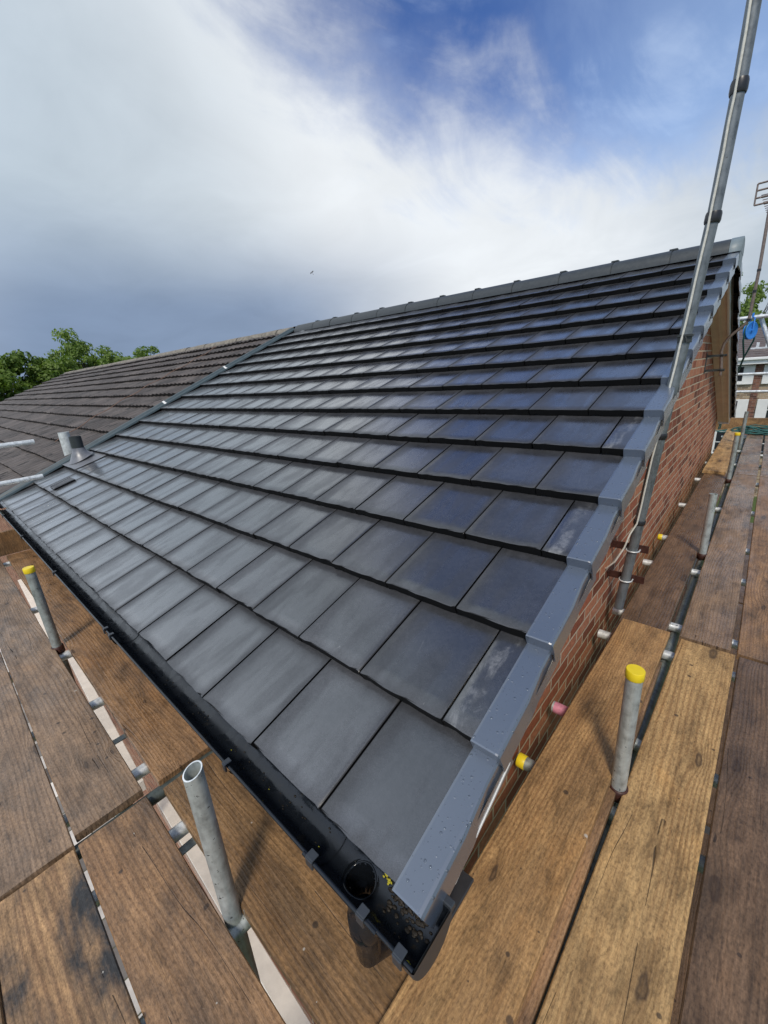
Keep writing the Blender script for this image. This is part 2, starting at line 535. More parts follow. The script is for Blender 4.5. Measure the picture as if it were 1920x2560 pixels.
def tile_material():
    m, t, b = material('wet_concrete_tile')
    geo = t.new('ShaderNodeNewGeometry')
    co = geo.outputs['Position']
    tint = t.new('ShaderNodeAttribute', attribute_name='tint').outputs['Fac']
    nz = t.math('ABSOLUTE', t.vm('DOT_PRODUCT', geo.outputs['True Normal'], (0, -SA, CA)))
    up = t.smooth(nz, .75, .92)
    n1 = t.noise(co, 5.5, 5, .6)
    n2 = t.noise(co, 55, 4, .65)
    grit = t.noise(co, 420, 2, .5)
    base = t.mix(t.smooth(n1, .35, .65), (.029, .0295, .033), (.041, .0415, .046))
    k = t.math('MULTIPLY_ADD', tint, .35, .82)
    base = t.mix(1.0, base, t.comb(k, k, k), 'MULTIPLY')
    base = t.mix(1.0, base, t.ramp(grit, [(.3, .52), (.7, 1.50)]), 'MULTIPLY')
    base = t.mix(1.0, base, t.ramp(n2, [(.3, .80), (.7, 1.22)]), 'MULTIPLY')
    # lime bloom: chalky streaks that run down the cut tiles beside the verge, a few light flecks elsewhere
    x, y, z = t.sep(co)
    sl = t.comb(x, t.math('DIVIDE', y, CA), 0)
    v = t.sep(sl)[1]
    loc = t.new('ShaderNodeAttribute', attribute_name='local').outputs['Vector']
    lx, lv, lr = t.sep(loc)
    odd = t.math('GREATER_THAN', t.math('FRACT', t.math('MULTIPLY_ADD', lr, .5, .02)), .4)
    wob = t.math('MULTIPLY', t.math('SUBTRACT', t.noise(t.scale(sl, (2, 7, 1)), 1, 3, .5), .5), .07)
    xb = t.math('ADD', x, wob)
    band = t.math('MULTIPLY', t.smooth(xb, -.165, -.118), t.smooth(xb, -.068, -.09))
    st = t.noise(t.scale(sl, (16, 7.0, 1), (1.9, .75, 0)), 1.0, 7, .66, .5)
    some = t.math('MULTIPLY_ADD', t.smooth(t.noise(t.scale(sl, (0, 2.2, 0), (0, 2.6, 0)), 1, 2, .5), .35, .55), .75, .25)
    fade = t.smooth(v, 3.2, 1.2)
    bloom = t.math('MULTIPLY', t.math('MULTIPLY', t.math('MULTIPLY', t.smooth(st, .46, .60), t.ramp(n2, [(.35, .25), (.6, 1.0)])), band), t.math('MULTIPLY', t.math('MULTIPLY', odd, some), t.math('MULTIPLY', fade, .36)))
    sk = t.noise(t.scale(sl, (30, 20, 1)), 1.0, 5, .65, .4)
    lowend = t.math('MULTIPLY_ADD', t.smooth(lv, .35, .02), .07, 0)
    speck = t.math('MULTIPLY', t.smooth(t.math('ADD', sk, lowend), .745, .80), .26)
    haze = t.math('MULTIPLY', t.smooth(t.noise(t.scale(sl, (10, 5, 1), (4, 2, 0)), 1, 6, .6), .64, .80), .06)
    sc = t.noise(t.vm('MULTIPLY', t.vm('ADD', sl, t.comb(t.math('MULTIPLY', v, .22), 0, 0)), (95, 3.2, 1)), 1.0, 2, .5)
    haze = t.math('MAXIMUM', haze, t.math('MULTIPLY', t.math('MULTIPLY', t.smooth(sc, .70, .76), t.smooth(n1, .50, .62)), .10))
    bl = t.math('MAXIMUM', bloom, t.math('MAXIMUM', speck, haze))
    # water film: lies on the middle of each tile, drains away from the joints and the tails
    fn = t.noise(t.scale(sl, (10, 2.6, 1)), 1.0, 5, .6, .3)
    fo = t.math('MULTIPLY', t.math('SUBTRACT', fn, .5), .55)
    lx2 = t.math('ADD', lx, t.math('MULTIPLY', fo, .5))
    film = t.math('MULTIPLY', t.smooth(lx2, .02, .34), t.smooth(lx2, 1.02, .87))
    film = t.math('MULTIPLY', film, t.math('MULTIPLY', t.smooth(t.math('ADD', lv, t.math('MULTIPLY', fo, .3)), -.04, .16), t.smooth(t.math('ADD', lv, t.math('MULTIPLY', fo, .35)), 1.02, .80)))
    film = t.math('MULTIPLY', film, t.math('MULTIPLY_ADD', t.smooth(fn, .36, .58), .5, .5))
    base = t.mix(t.math('MULTIPLY', bl, up), base, (.42, .42, .42))
    base = t.mix(t.math('MULTIPLY', film, .25), base, t.mix(1.0, base, (.6, .6, .63), 'MULTIPLY'))
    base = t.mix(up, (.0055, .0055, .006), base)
    t.put(b.inputs['Base Color'], base)
    r = t.math('ADD', t.math('MULTIPLY_ADD', film, -.24, .47), t.math('MULTIPLY', bl, .2))
    t.put(b.inputs['Roughness'], t.mix(up, (.6, .6, .6), r))
    t.put(b.inputs['Specular IOR Level'], t.math('MULTIPLY_ADD', up, .65, .15))
    t.put(b.inputs['Coat Weight'], t.math('MULTIPLY', up, t.math('MULTIPLY_ADD', film, .92, .08)))
    b.inputs['Coat Roughness'].default_value = .17
    b.inputs['Coat IOR'].default_value = 2.0
    h = t.math('ADD', t.math('MULTIPLY', n2, .5), t.math('MULTIPLY', grit, .35))
    h = t.math('ADD', h, t.math('MULTIPLY', n1, 1.2))
    t.put(b.inputs['Normal'], t.bump(h, .22, .003))
    return m


TILE = tile_material()


def verge_material():
    m, t, b = material('blue_grey_wet_plastic')
    co = t.new('ShaderNodeTexCoord').outputs['Object']
    n = t.noise(co, 9, 4, .6)
    c = t.mix(n, (.070, .089, .126), (.090, .112, .152))
    dirt = t.smooth(t.noise(co, 34, 6, .65, .5), .66, .76)
    c = t.mix(t.math('MULTIPLY', dirt, .45), c, (.03, .035, .045))
    t.put(b.inputs['Base Color'], c)
    v1 = t.voro(co, 75)
    v2 = t.voro(co, 160)
    s1 = t.math('MULTIPLY', t.smooth(v1.outputs['Distance'], .30, .10), t.math('GREATER_THAN', t.sep(v1.outputs['Color'])[0], .70))
    s2 = t.math('MULTIPLY', t.smooth(v2.outputs['Distance'], .30, .12), t.math('GREATER_THAN', t.sep(v2.outputs['Color'])[0], .72))
    h = t.math('ADD', s1, t.math('MULTIPLY', s2, .5))
    t.put(b.inputs['Normal'], t.bump(h, .8, .003))
    t.put(b.inputs['Roughness'], t.math('MULTIPLY_ADD', t.math('MINIMUM', h, 1.0), -.24, .34))
    b.inputs['Specular IOR Level'].default_value = .8
    b.inputs['Coat Weight'].default_value = 1.0
    b.inputs['Coat IOR'].default_value = 1.75
    b.inputs['Coat Roughness'].default_value = .24
    return m


VERGE = verge_material()
RIDGE = simple('dark_grey_ridge_tile', (.042, .048, .052), .45, 0, .5, .18, 30, .25)
RIDGE_END = simple('pale_grey_ridge_end', (.16, .20, .22), .45, 0, .5, .12, 20)


def old_tile_material():
    m, t, b = material('weathered_brown_tile')
    co = t.new('ShaderNodeTexCoord').outputs['Object']
    tint = t.new('ShaderNodeAttribute', attribute_name='tint').outputs['Fac']
    n1 = t.noise(co, 2.2, 6, .65)
    n2 = t.noise(co, 30, 4, .6)
    c = t.mix(t.smooth(n1, .35, .65), (.060, .047, .041), (.106, .087, .077))
    k = t.math('MULTIPLY_ADD', tint, .5, .72)
    c = t.mix(1.0, c, t.comb(k, k, k), 'MULTIPLY')
    x, y, z = t.sep(co)
    sl = t.comb(x, t.math('DIVIDE', y, CA), 0)
    mo = t.noise(t.scale(sl, (10, 3.2, 1)), 1, 4, .62, .3)
    moss = t.smooth(mo, .565, .60)
    c = t.mix(t.math('MULTIPLY', moss, .92), c, (.022, .017, .014))
    li = t.smooth(t.noise(co, 6, 6, .7), .71, .76)
    c = t.mix(t.math('MULTIPLY', li, .6), c, (.42, .33, .16))
    li2 = t.smooth(t.noise(co, 11, 4, .7), .72, .76)
    c = t.mix(t.math('MULTIPLY', li2, .5), c, (.42, .43, .42))
    t.put(b.inputs['Base Color'], c)
    t.put(b.inputs['Roughness'], t.math('MULTIPLY_ADD', n2, .25, .50))
    h = t.math('ADD', n2, t.math('MULTIPLY', moss, 2.5))
    t.put(b.inputs['Normal'], t.bump(h, .6, .006))
    return m


OLD_TILE = old_tile_material()
OLD_TAIL_SHADE = simple('black_brown_tail_shade', (.011, .008, .007), .85, 0, .2, .4, 40, .4)  # tail faces of the old tiles: shade painted in as a near-black colour
OLD_RIDGE = simple('lichened_ridge_tile', (.20, .18, .15), .8, 0, .3, .5, 14, .4)


def brick_material(name, c1, c2, mortar, axis='yz', scale=1.0):
    m, t, b = material(name)
    co = t.new('ShaderNodeTexCoord').outputs['Object']
    x, y, z = t.sep(co)
    v = t.comb(y if axis == 'yz' else x, z, 0)
    wig = t.noise(co, 9, 3, .5)
    v = t.vm('ADD', v, t.comb(t.math('MULTIPLY', t.math('SUBTRACT', wig, .5), .008), t.math('MULTIPLY', t.math('SUBTRACT', t.noise(co, 7, 2, .5), .5), .010), 0))
    br = t.new('ShaderNodeTexBrick')
    br.offset = .5
    t.put(br.inputs['Vector'], v)
    br.inputs['Scale'].default_value = scale
    br.inputs['Mortar Size'].default_value = .0065
    br.inputs['Mortar Smooth'].default_value = .25
    br.inputs['Bias'].default_value = 0
    br.inputs['Brick Width'].default_value = .225
    br.inputs['Row Height'].default_value = .075
    br.inputs['Color1'].default_value = (0, 0, 0, 1)
    br.inputs['Color2'].default_value = (1, 1, 1, 1)
    br.inputs['Mortar'].default_value = (.5, .5, .5, 1)
    fac = br.outputs['Fac']
    rv = t.sep(br.outputs['Color'])[0]
    n = t.noise(co, 45, 6, .65)
    n2 = t.noise(t.scale(co, (6, 6, 6)), 1, 4, .6)
    dark = tuple(x_ * .45 for x_ in c1)
    c = t.ramp(rv, [(0, dark), (.3, c1), (.6, tuple((p + q) / 2 for p, q in zip(c1, c2))), (1, c2)])
    c = t.mix(1.0, c, t.ramp(n, [(.3, .65), (.7, 1.3)]), 'MULTIPLY')
    mo = t.mix(n, tuple(x_ * .65 for x_ in mortar), mortar)
    c = t.mix(fac, c, mo)
    eff = t.math('MULTIPLY', t.smooth(n2, .60, .78), .30)
    c = t.mix(eff, c, tuple(x_ * .8 for x_ in mortar))
    t.put(b.inputs['Base Color'], c)
    b.inputs['Roughness'].default_value = .72
    b.inputs['Specular IOR Level'].default_value = .35
    h = t.math('ADD', t.math('MULTIPLY', fac, -1.0), t.math('MULTIPLY', n, .5))
    t.put(b.inputs['Normal'], t.bump(h, .8, .006))
    return m


BRICK = brick_material('red_brick', (.31, .092, .046), (.45, .185, .098), (.60, .49, .35))
BRICK_X = brick_material('red_brick_front', (.25, .085, .048), (.36, .17, .10), (.50, .40, .28), 'xz')
BUFF = brick_material('buff_brick', (.30, .21, .13), (.42, .32, .21), (.55, .50, .42), 'xz')
REDX = brick_material('dark_red_brick', (.16, .065, .045), (.24, .11, .07), (.30, .24, .2), 'xz')


def gutter_material():
    m, t, b = material('black_gutter_plastic')
    co = t.new('ShaderNodeTexCoord').outputs['Object']
    n = t.noise(co, 12, 5, .6)
    wet = t.smooth(t.noise(co, 16, 4, .6, .6), .45, .55)
    c = t.mix(n, (.005, .0065, .009), (.011, .014, .019))
    grime = t.smooth(t.noise(co, 22, 6, .65, .4), .60, .70)
    c = t.mix(t.math('MULTIPLY', grime, .30), c, (.035, .025, .012))
    t.put(b.inputs['Base Color'], c)
    t.put(b.inputs['Roughness'], t.math('MULTIPLY_ADD', wet, -.18, .30))
    t.put(b.inputs['Normal'], t.bump(t.noise(co, 60, 3, .6), .12, .003))
    return m


GUTTER = gutter_material()
CLIP = simple('grey_black_clip', (.035, .04, .047), .38)
SILT = simple('wet_gutter_silt', (.014, .010, .006), .6, 0, .4, .6, 90, .5)
MOSS_Y = simple('yellow_moss', (.36, .32, .02), .6, 0, .4, .3, 120)


# ------------------------------------------------------------------ ground
def ground():
    m, t, b = material('garden_ground')
    co = t.new('ShaderNodeTexCoord').outputs['Object']
    n = t.noise(co, .35, 5, .6)
    n2 = t.noise(co, 9, 5, .65)
    grass = t.mix(n2, (.035, .06, .014), (.085, .125, .03))
    c = t.mix(t.smooth(n, .56, .64), grass, (.16, .13, .09))
    t.put(b.inputs['Base Color'], c)
    b.inputs['Roughness'].default_value = .9
    mb = MB()
    s = 1500
    mb.add([(-s, -s, GROUND), (s, -s, GROUND), (s, s, GROUND), (-s, s, GROUND)], [(0, 1, 2, 3)])
    tag(mb.build('ground', m), 'green lawn and bare soil far below the scaffold', 'ground', kind='structure')
    # pale paving round the house
    p, t, b = material('pale_paving')
    co = t.new('ShaderNodeTexCoord').outputs['Object']
    br = t.new('ShaderNodeTexBrick')
    t.put(br.inputs['Vector'], co)
    br.inputs['Scale'].default_value = 1
    br.inputs['Brick Width'].default_value = .42
    br.inputs['Row Height'].default_value = .3
    br.inputs['Mortar Size'].default_value = .01
    br.inputs['Color1'].default_value = (.06, .05, .045, 1)
    br.inputs['Color2'].default_value = (.78, .76, .72, 1)
    br.inputs['Mortar'].default_value = (.12, .12, .08, 1)
    c = t.mix(1.0, br.outputs['Color'], t.ramp(t.noise(co, 3, 6, .6), [(.3, .6), (.7, 1.15)]), 'MULTIPLY')
    t.put(b.inputs['Base Color'], c)
    b.inputs['Roughness'].default_value = .7
    mb = MB()
    mb.box((-21, -3.4, GROUND - .1), (-.9, .18, GROUND + .03), .004)
    tag(mb.build('patio', p), 'pale slab patio below the eaves scaffold', 'paving', kind='structure')


    mb = MB()
    mb.box((-.6, -3.4, GROUND - .1), (3.0, 16, GROUND + .02), .004)
    tag(mb.build('side_path', simple('dark_tarmac', (.05, .05, .05), .85, 0, .3, .3, 4)), 'dark tarmac path along the gable', 'path', kind='structure')


ground()

# ------------------------------------------------------------------ the re-roofed house
house = thing('terraced_house', (-2.8, 4.3, GROUND),
              'red brick end terrace house with new dark slate-grey flat tile roof', 'house')
U_L = -5.50          # left edge of the new tiles


def left_edge(v):
    return -5.50 - .035 * v


def walls():
    top_v = 0.115
    mb = MB()
    # gable wall as a pentagon pushed into the house
    h = -.105
    pf, pa = pw(WALL_X, .32, h), pw(WALL_X, (RIDGE_Y - h * SA) / CA, h)
    poly = [(.22, GROUND), (8.38, GROUND), (8.38, pf.z), (RIDGE_Y, pa.z - .01), (.22, pf.z)]
    mb.prism(poly, (WALL_X - .215, 0, 0), (0, 1, 0), (0, 0, 1), (1, 0, 0), .215)
    mb.build('gable_wall', BRICK, house)
    for ya, yb, nm in ((.222, .43, 'front_wall'), (8.17, 8.378, 'rear_wall')):
        mb = MB()
        mb.box((-5.55, ya, GROUND), (WALL_X - .217, yb, -.06))
        mb.build(nm, BRICK_X, house)


walls()


def tile_field(mapf, seed, detail=True):
    rng = random.Random(seed)
    mb = MB()
    for k in range(NC):
        off = 0.0 if k % 2 == 0 else W * .5
        u1 = 0.0
        first = True
        while True:
            u0 = (u1 - W) if (off == 0 or not first) else u1 - W * .5
            first = False
            v0 = k * G + rng.uniform(-.0028, .0028)
            L = G + .045 if k < NC - 1 else .335
            le = left_edge(v0 + .16)
            if u1 < le + .03:
                break
            a, b_ = max(u0, le), u1
            gap = .0022 + rng.uniform(-.0006, .0011)
            a += gap
            b_ -= gap
            wd = b_ - a
            xs = [0, .0025, .03, .06, .10, .14, .18, .22, .255, .28, wd - .0025, wd] if detail else [0, .0025, wd * .5, wd - .0025, wd]
            xs = sorted({round(x, 5) for x in xs if 0 <= x <= wd and (x in (0, .0025) or x >= wd - .0026 or x < wd - .012)})
            vs_ = [0, .004, .05, .12, .2, .28, L] if detail else [0, .004, .16, L]
            roll = rng.gauss(0, .0045)
            pitch = rng.gauss(0, .0028)
            cup = rng.uniform(.0004, .0020)
            lift = rng.uniform(0, .0012)
            att = rng.random()
            nx, nv = len(xs), len(vs_)
            jag = [rng.uniform(-.0026, .0022) for _ in xs]

            def top(x, v):
                hh = -(max(v, 0) / G) * T + lift
                xc = (x - wd / 2)
                hh += roll * xc + pitch * max(v, 0) - cup * (1 - (2 * xc / max(wd, .1)) ** 2) * .6
                if x <= 0 or x >= wd:
                    hh -= .0018
                if v <= 0:
                    hh -= .0022
                return hh
            verts, faces = [], []
            for j, v in enumerate(vs_):
                for i, x in enumerate(xs):
                    vv = v0 + v + (jag[i] if j == 0 else 0)
                    verts.append(mapf(a + x, vv, top(x, v)))
            for j in range(nv - 1):
                for i in range(nx - 1):
                    q = j * nx + i
                    faces.append((q, q + 1, q + nx + 1, q + nx))
            mb.add(verts, faces, 0, True, att, [((x + ((W - wd) if (off and b_ > -.2) else 0)) / W, v / G, float(k)) for v in vs_ for x in xs])
            # tail face with a notch where the side lock runs out
            o = []
            for i, x in enumerate(xs):
                o.append(mapf(a + x, v0 + jag[i] + .0005, top(x, -1)))
            for i, x in enumerate(xs):
                bot = -T - .0012 + rng.uniform(-.0012, .0012)
                if detail and .004 < x < .05:
                    bot = -T + .008
                o.append(mapf(a + x, v0 + jag[i] * .6 + .0005, bot))
            fs = [(nx + i, nx + i + 1, i + 1, i) for i in range(nx - 1)]
            mb.add(o, fs, 0, False, att)
            # underside lip and the two side faces
            o2 = [mapf(a + x, v0 + .0005, -T + (.008 if detail and .004 < x < .05 else -.0012)) for x in (0, wd)] + \
                 [mapf(a + x, v0 + .05, -T - .004) for x in (wd, 0)]
            mb.add(o2, [(0, 1, 2, 3)], 0, False, att)
            for x, flip in ((0, False), (wd, True)):
                q = [mapf(a + x, v0, top(x, 0)), mapf(a + x, v0 + L, top(x, L)),
                     mapf(a + x, v0 + L, top(x, L) - T), mapf(a + x, v0, -T)]
                mb.add(q, [(0, 1, 2, 3) if flip else (3, 2, 1, 0)], 0, False, att)
            u1 = u0
    return mb


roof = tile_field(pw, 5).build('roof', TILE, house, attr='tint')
roof_b = tile_field(pr, 9, False)
roof_b.f = [f[::-1] for f in roof_b.f]
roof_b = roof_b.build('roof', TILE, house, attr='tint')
WORLD_LOC[roof.name] = Vector(house.location)
WORLD_LOC[roof_b.name] = Vector(house.location)


def underlay():
    mb = MB()
    for mf, fl in ((pw, False), (pr, True)):
        q = [mf(-5.46, .03, -.076), mf(-.03, .03, -.076), mf(-.03, 4.62, -.076), mf(-5.62, 4.62, -.076)]
        mb.add(q, [(0, 1, 2, 3) if not fl else (3, 2, 1, 0)])
        q = [mf(-5.46, .03, -.09), mf(-.19, .03, -.09), mf(-.19, 4.62, -.09), mf(-5.62, 4.62, -.09)]
        mb.add(q, [(3, 2, 1, 0) if not fl else (0, 1, 2, 3)])
    mb.build('roof_underlay', FASCIA, house)


underlay()


def verge_cap(mapf, k, flip, parent):
    """one folded dry-verge unit: top flange, rounded shoulder, skirt, closed front"""
    mb = MB()
    v0 = k * G - .012
    v1 = (k + 1) * G + .03
    sk = .074
    uo = .016
    prof = [(-.0615, -.004), (-.0605, .0035), (-.055, .0048), (.004, .0052), (.011, .0035), (.0155, -.003), (uo, -.010), (uo + .0005, -sk), (uo - .002, -sk)]

    def drop(v):
        return -((v - k * G) / G) * T
    cuts = [v0, v0 + .004, v0 + .16, v0 + .27, v1]
    verts, faces = [], []
    n = len(prof)
    for j, v in enumerate(cuts):
        for i, (u, h) in enumerate(prof):
            uu, hh = u, h
            if j == 0:
                hh -= .002 if i < 7 else 0
            if j >= 3 and i >= 4:
                uu = u - .0085                 # the upper tail is stepped in under the next unit
            if j == 4:
                hh -= .0
            verts.append(mapf(uu, v, hh + drop(v)))
    for j in range(len(cuts) - 1):
        for i in range(n - 1):
            q = j * n + i
            faces.append((q, q + 1, q + n + 1, q + n)[::-1] if not flip else (q, q + 1, q + n + 1, q + n))
    mb.add(verts, [f[::-1] for f in faces], 0, False)
    # front closing plate
    fr = [(-.0615, .0), (-.0605, .0035), (-.055, .0048), (.004, .0052), (.011, .0035), (.0155, -.003), (uo, -.010), (uo, -T - .009), (.006, -T - .005), (-.0615, -T - .003)]
    q = [mapf(u, v0, h - .001) for u, h in fr]
    mb.add(q, [tuple(range(len(q)))[::-1] if not flip else tuple(range(len(q)))], 0, False)
    # inner skirt face so that the fold has thickness
    q = [mapf(uo - .003, v0 + .002, -.03), mapf(uo - .003, v1, -.03 + drop(v1)), mapf(uo - .003, v1, -sk + drop(v1)), mapf(uo - .003, v0 + .002, -sk)]
    mb.add(q, [(0, 1, 2, 3)], 0, False)
    q = [mapf(uo + .0005, v0, -.02), mapf(uo - .003, v0, -.02), mapf(uo - .003, v0, -sk), mapf(uo + .0005, v0, -sk)]
    mb.add(q, [(0, 1, 2, 3)], 0, False)
    return mb.build('verge_cap', VERGE, parent)


for k in range(NC):
    verge_cap(pw, k, False, roof)
    verge_cap(pr, k, True, roof_b)


def barge():
    mb = MB()
    # front: undercloak strip that peeps out under the lowest skirt
    for va, vb, h, uo in ((.075, .345, -.083, .015), (.345, 4.6, -.074, .008)):
        q = [pw(WALL_X, va, h), pw(uo, va, h), pw(uo, vb, h), pw(WALL_X, vb, h)]
        q2 = [p + Vector((0, 0, -.007)) for p in q]
        mb.add(q + q2, [(0, 1, 2, 3), (7, 6, 5, 4), (0, 4, 5, 1), (1, 5, 6, 2), (2, 6, 7, 3), (3, 7, 4, 0)])
    mb.build('undercloak', WHITE_PVC, house)
    mb = MB()
    q = [pr(WALL_X - .01, -.02, -.125), pr(-.062, -.02, -.125), pr(-.062, 4.64, -.125), pr(WALL_X - .01, 4.64, -.125)]
    q2 = [p + Vector((0, 0, .02)) for p in q]
    mb.add(q + q2, [(0, 1, 2, 3), (7, 6, 5, 4), (0, 4, 5, 1), (1, 5, 6, 2), (2, 6, 7, 3), (3, 7, 4, 0)])
    # cover strip between the two soffit boards
    q = [pr(-.135, -.02, -.128), pr(-.118, -.02, -.128), pr(-.118, 4.64, -.128), pr(-.135, 4.64, -.128)]
    q2 = [p + Vector((0, 0, -.006)) for p in q]
    mb.add(q + q2, [(0, 1, 2, 3), (7, 6, 5, 4), (0, 4, 5, 1), (1, 5, 6, 2), (2, 6, 7, 3), (3, 7, 4, 0)])
    mb.build('soffit', BEIGE, house)
    mb = MB()
    q = [pr(-.0615, -.04, -.145), pr(-.045, -.04, -.145), pr(-.045, 4.62, -.145), pr(-.0615, 4.62, -.145)]
    q2 = [pr(-.0615, -.04, -.035), pr(-.045, -.04, -.035), pr(-.045, 4.62, -.035), pr(-.0615, 4.62, -.035)]
    mb.add(q + q2, [(0, 1, 2, 3), (7, 6, 5, 4), (0, 4, 5, 1), (1, 5, 6, 2), (2, 6, 7, 3), (3, 7, 4, 0)])
    mb.box((-.20, 8.60, -.16), (-.05, 8.68, -.09), .004)
    mb.build('bargeboard', WHITE_PVC, house)
    mb = MB()
    mb.box((-5.5, .062, -.235), (-.01, .084, -.052), .003)
    mb.box((-5.5, .086, -.235), (WALL_X + .19, .222, -.225), .002)
    mb.build('fascia', FASCIA, house)


barge()


def ridge():
    joints = [-.055, -.444, -.893, -1.357, -1.84, -2.31, -2.79, -3.28, -3.78, -4.27, -4.74, -5.15, -5.62]

    def arc(x, r, n=14):
        zc = pw(x, 4.6).z - .052
        out = []
        for i in range(n + 1):
            t = math.pi * i / n
            out.append(Vector((x, RIDGE_Y - r * math.cos(t) * 1.04, zc + r * math.sin(t) * .90)))
        return out

    def shell(mb, stations, n=14):
        verts, faces = [], []
        for x, r in stations:
            verts += arc(x, r, n)
        for j in range(len(stations) - 1):
            for i in range(n):
                q = j * (n + 1) + i
                faces.append((q, q + 1, q + n + 2, q + n + 1))
        mb.add(verts, faces, 0, True)
        for j in (0, len(stations) - 1):
            x, r = stations[j]
            a, b_ = arc(x, r, n), arc(x, r - .014, n)
            mb.add(a + b_, [(i, i + 1, n + 2 + i, n + 1 + i) for i in range(n)], 0, False)
    rng = random.Random(3)
    for a, b_ in zip(joints[:-1], joints[1:]):
        mb = MB()
        r = .127 + rng.uniform(-.0015, .0015)
        shell(mb, [(a - .005, r), (a - .02, r + .001), ((a + b_) / 2, r), (b_ + .005, r - .001)])
        mb.build('ridge_tile', RIDGE, roof)
    for a in joints[1:-1]:
        mb = MB()
        shell(mb, [(a + .005, .121), (a - .006, .121)])
        # the little clip that pins the two tiles stands proud on the crest
        z = pw(a, 4.6).z - .052 + .127 * .90
        mb.box((a - .03, RIDGE_Y - .028, z - .004), (a + .03, RIDGE_Y + .028, z + .011), .003)
        mb.build('ridge_union', PVC_GREY, roof)
    mb = MB()
    shell(mb, [(.018, .122), (.016, .131), (-.058, .131)])
    ring = arc(.0175, .122)
    mb.add(ring, [tuple(range(len(ring)))], 0, False)
    zc = pw(0, 4.6).z - .052
    mb.box((.004, RIDGE_Y - .125, zc - .10), (.0165, RIDGE_Y + .125, zc + .002), .002)
    mb.build('ridge_end', RIDGE_END, roof)


ridge()


def bonding_strip():
    """raised weathering strip between the new roof and the neighbour's old one"""
    mb = MB()
    n = 24
    prof = [(.045, -.008), (.040, .010), (.012, .020), (-.004, .038), (-.022, .041), (-.036, .028), (-.044, .004), (-.075, -.002), (-.078, -.02)]
    verts, faces = [], []
    m = len(prof)
    for j in range(n + 1):
        v = -.03 + 4.62 * j / n
        for du, h in prof:
            verts.append(pw(left_edge(v) - .03 + du, v, h))
    for j in range(n):
        for i in range(m - 1):
            q = j * m + i
            faces.append((q, q + m, q + m + 1, q + 1))
    mb.add(verts, [f[::-1] for f in faces], 0, False)
    e = [verts[i] for i in range(m)]
    mb.add(e, [tuple(range(m))], 0, False)
    mb.build('bonding_strip', STRIP_GREY, roof)
    for v in (2.05, 3.1):
        mb = MB()
        q = [pw(left_edge(v) - .03 + du, v + dv, h + .002) for dv in (0, .03) for du, h in prof[1:7]]
        mb.add(q, [(i, i + 1, 6 + i + 1, 6 + i) for i in range(5)])
        mb.build('strip_clip', WHITE_PVC, roof)


bonding_strip()


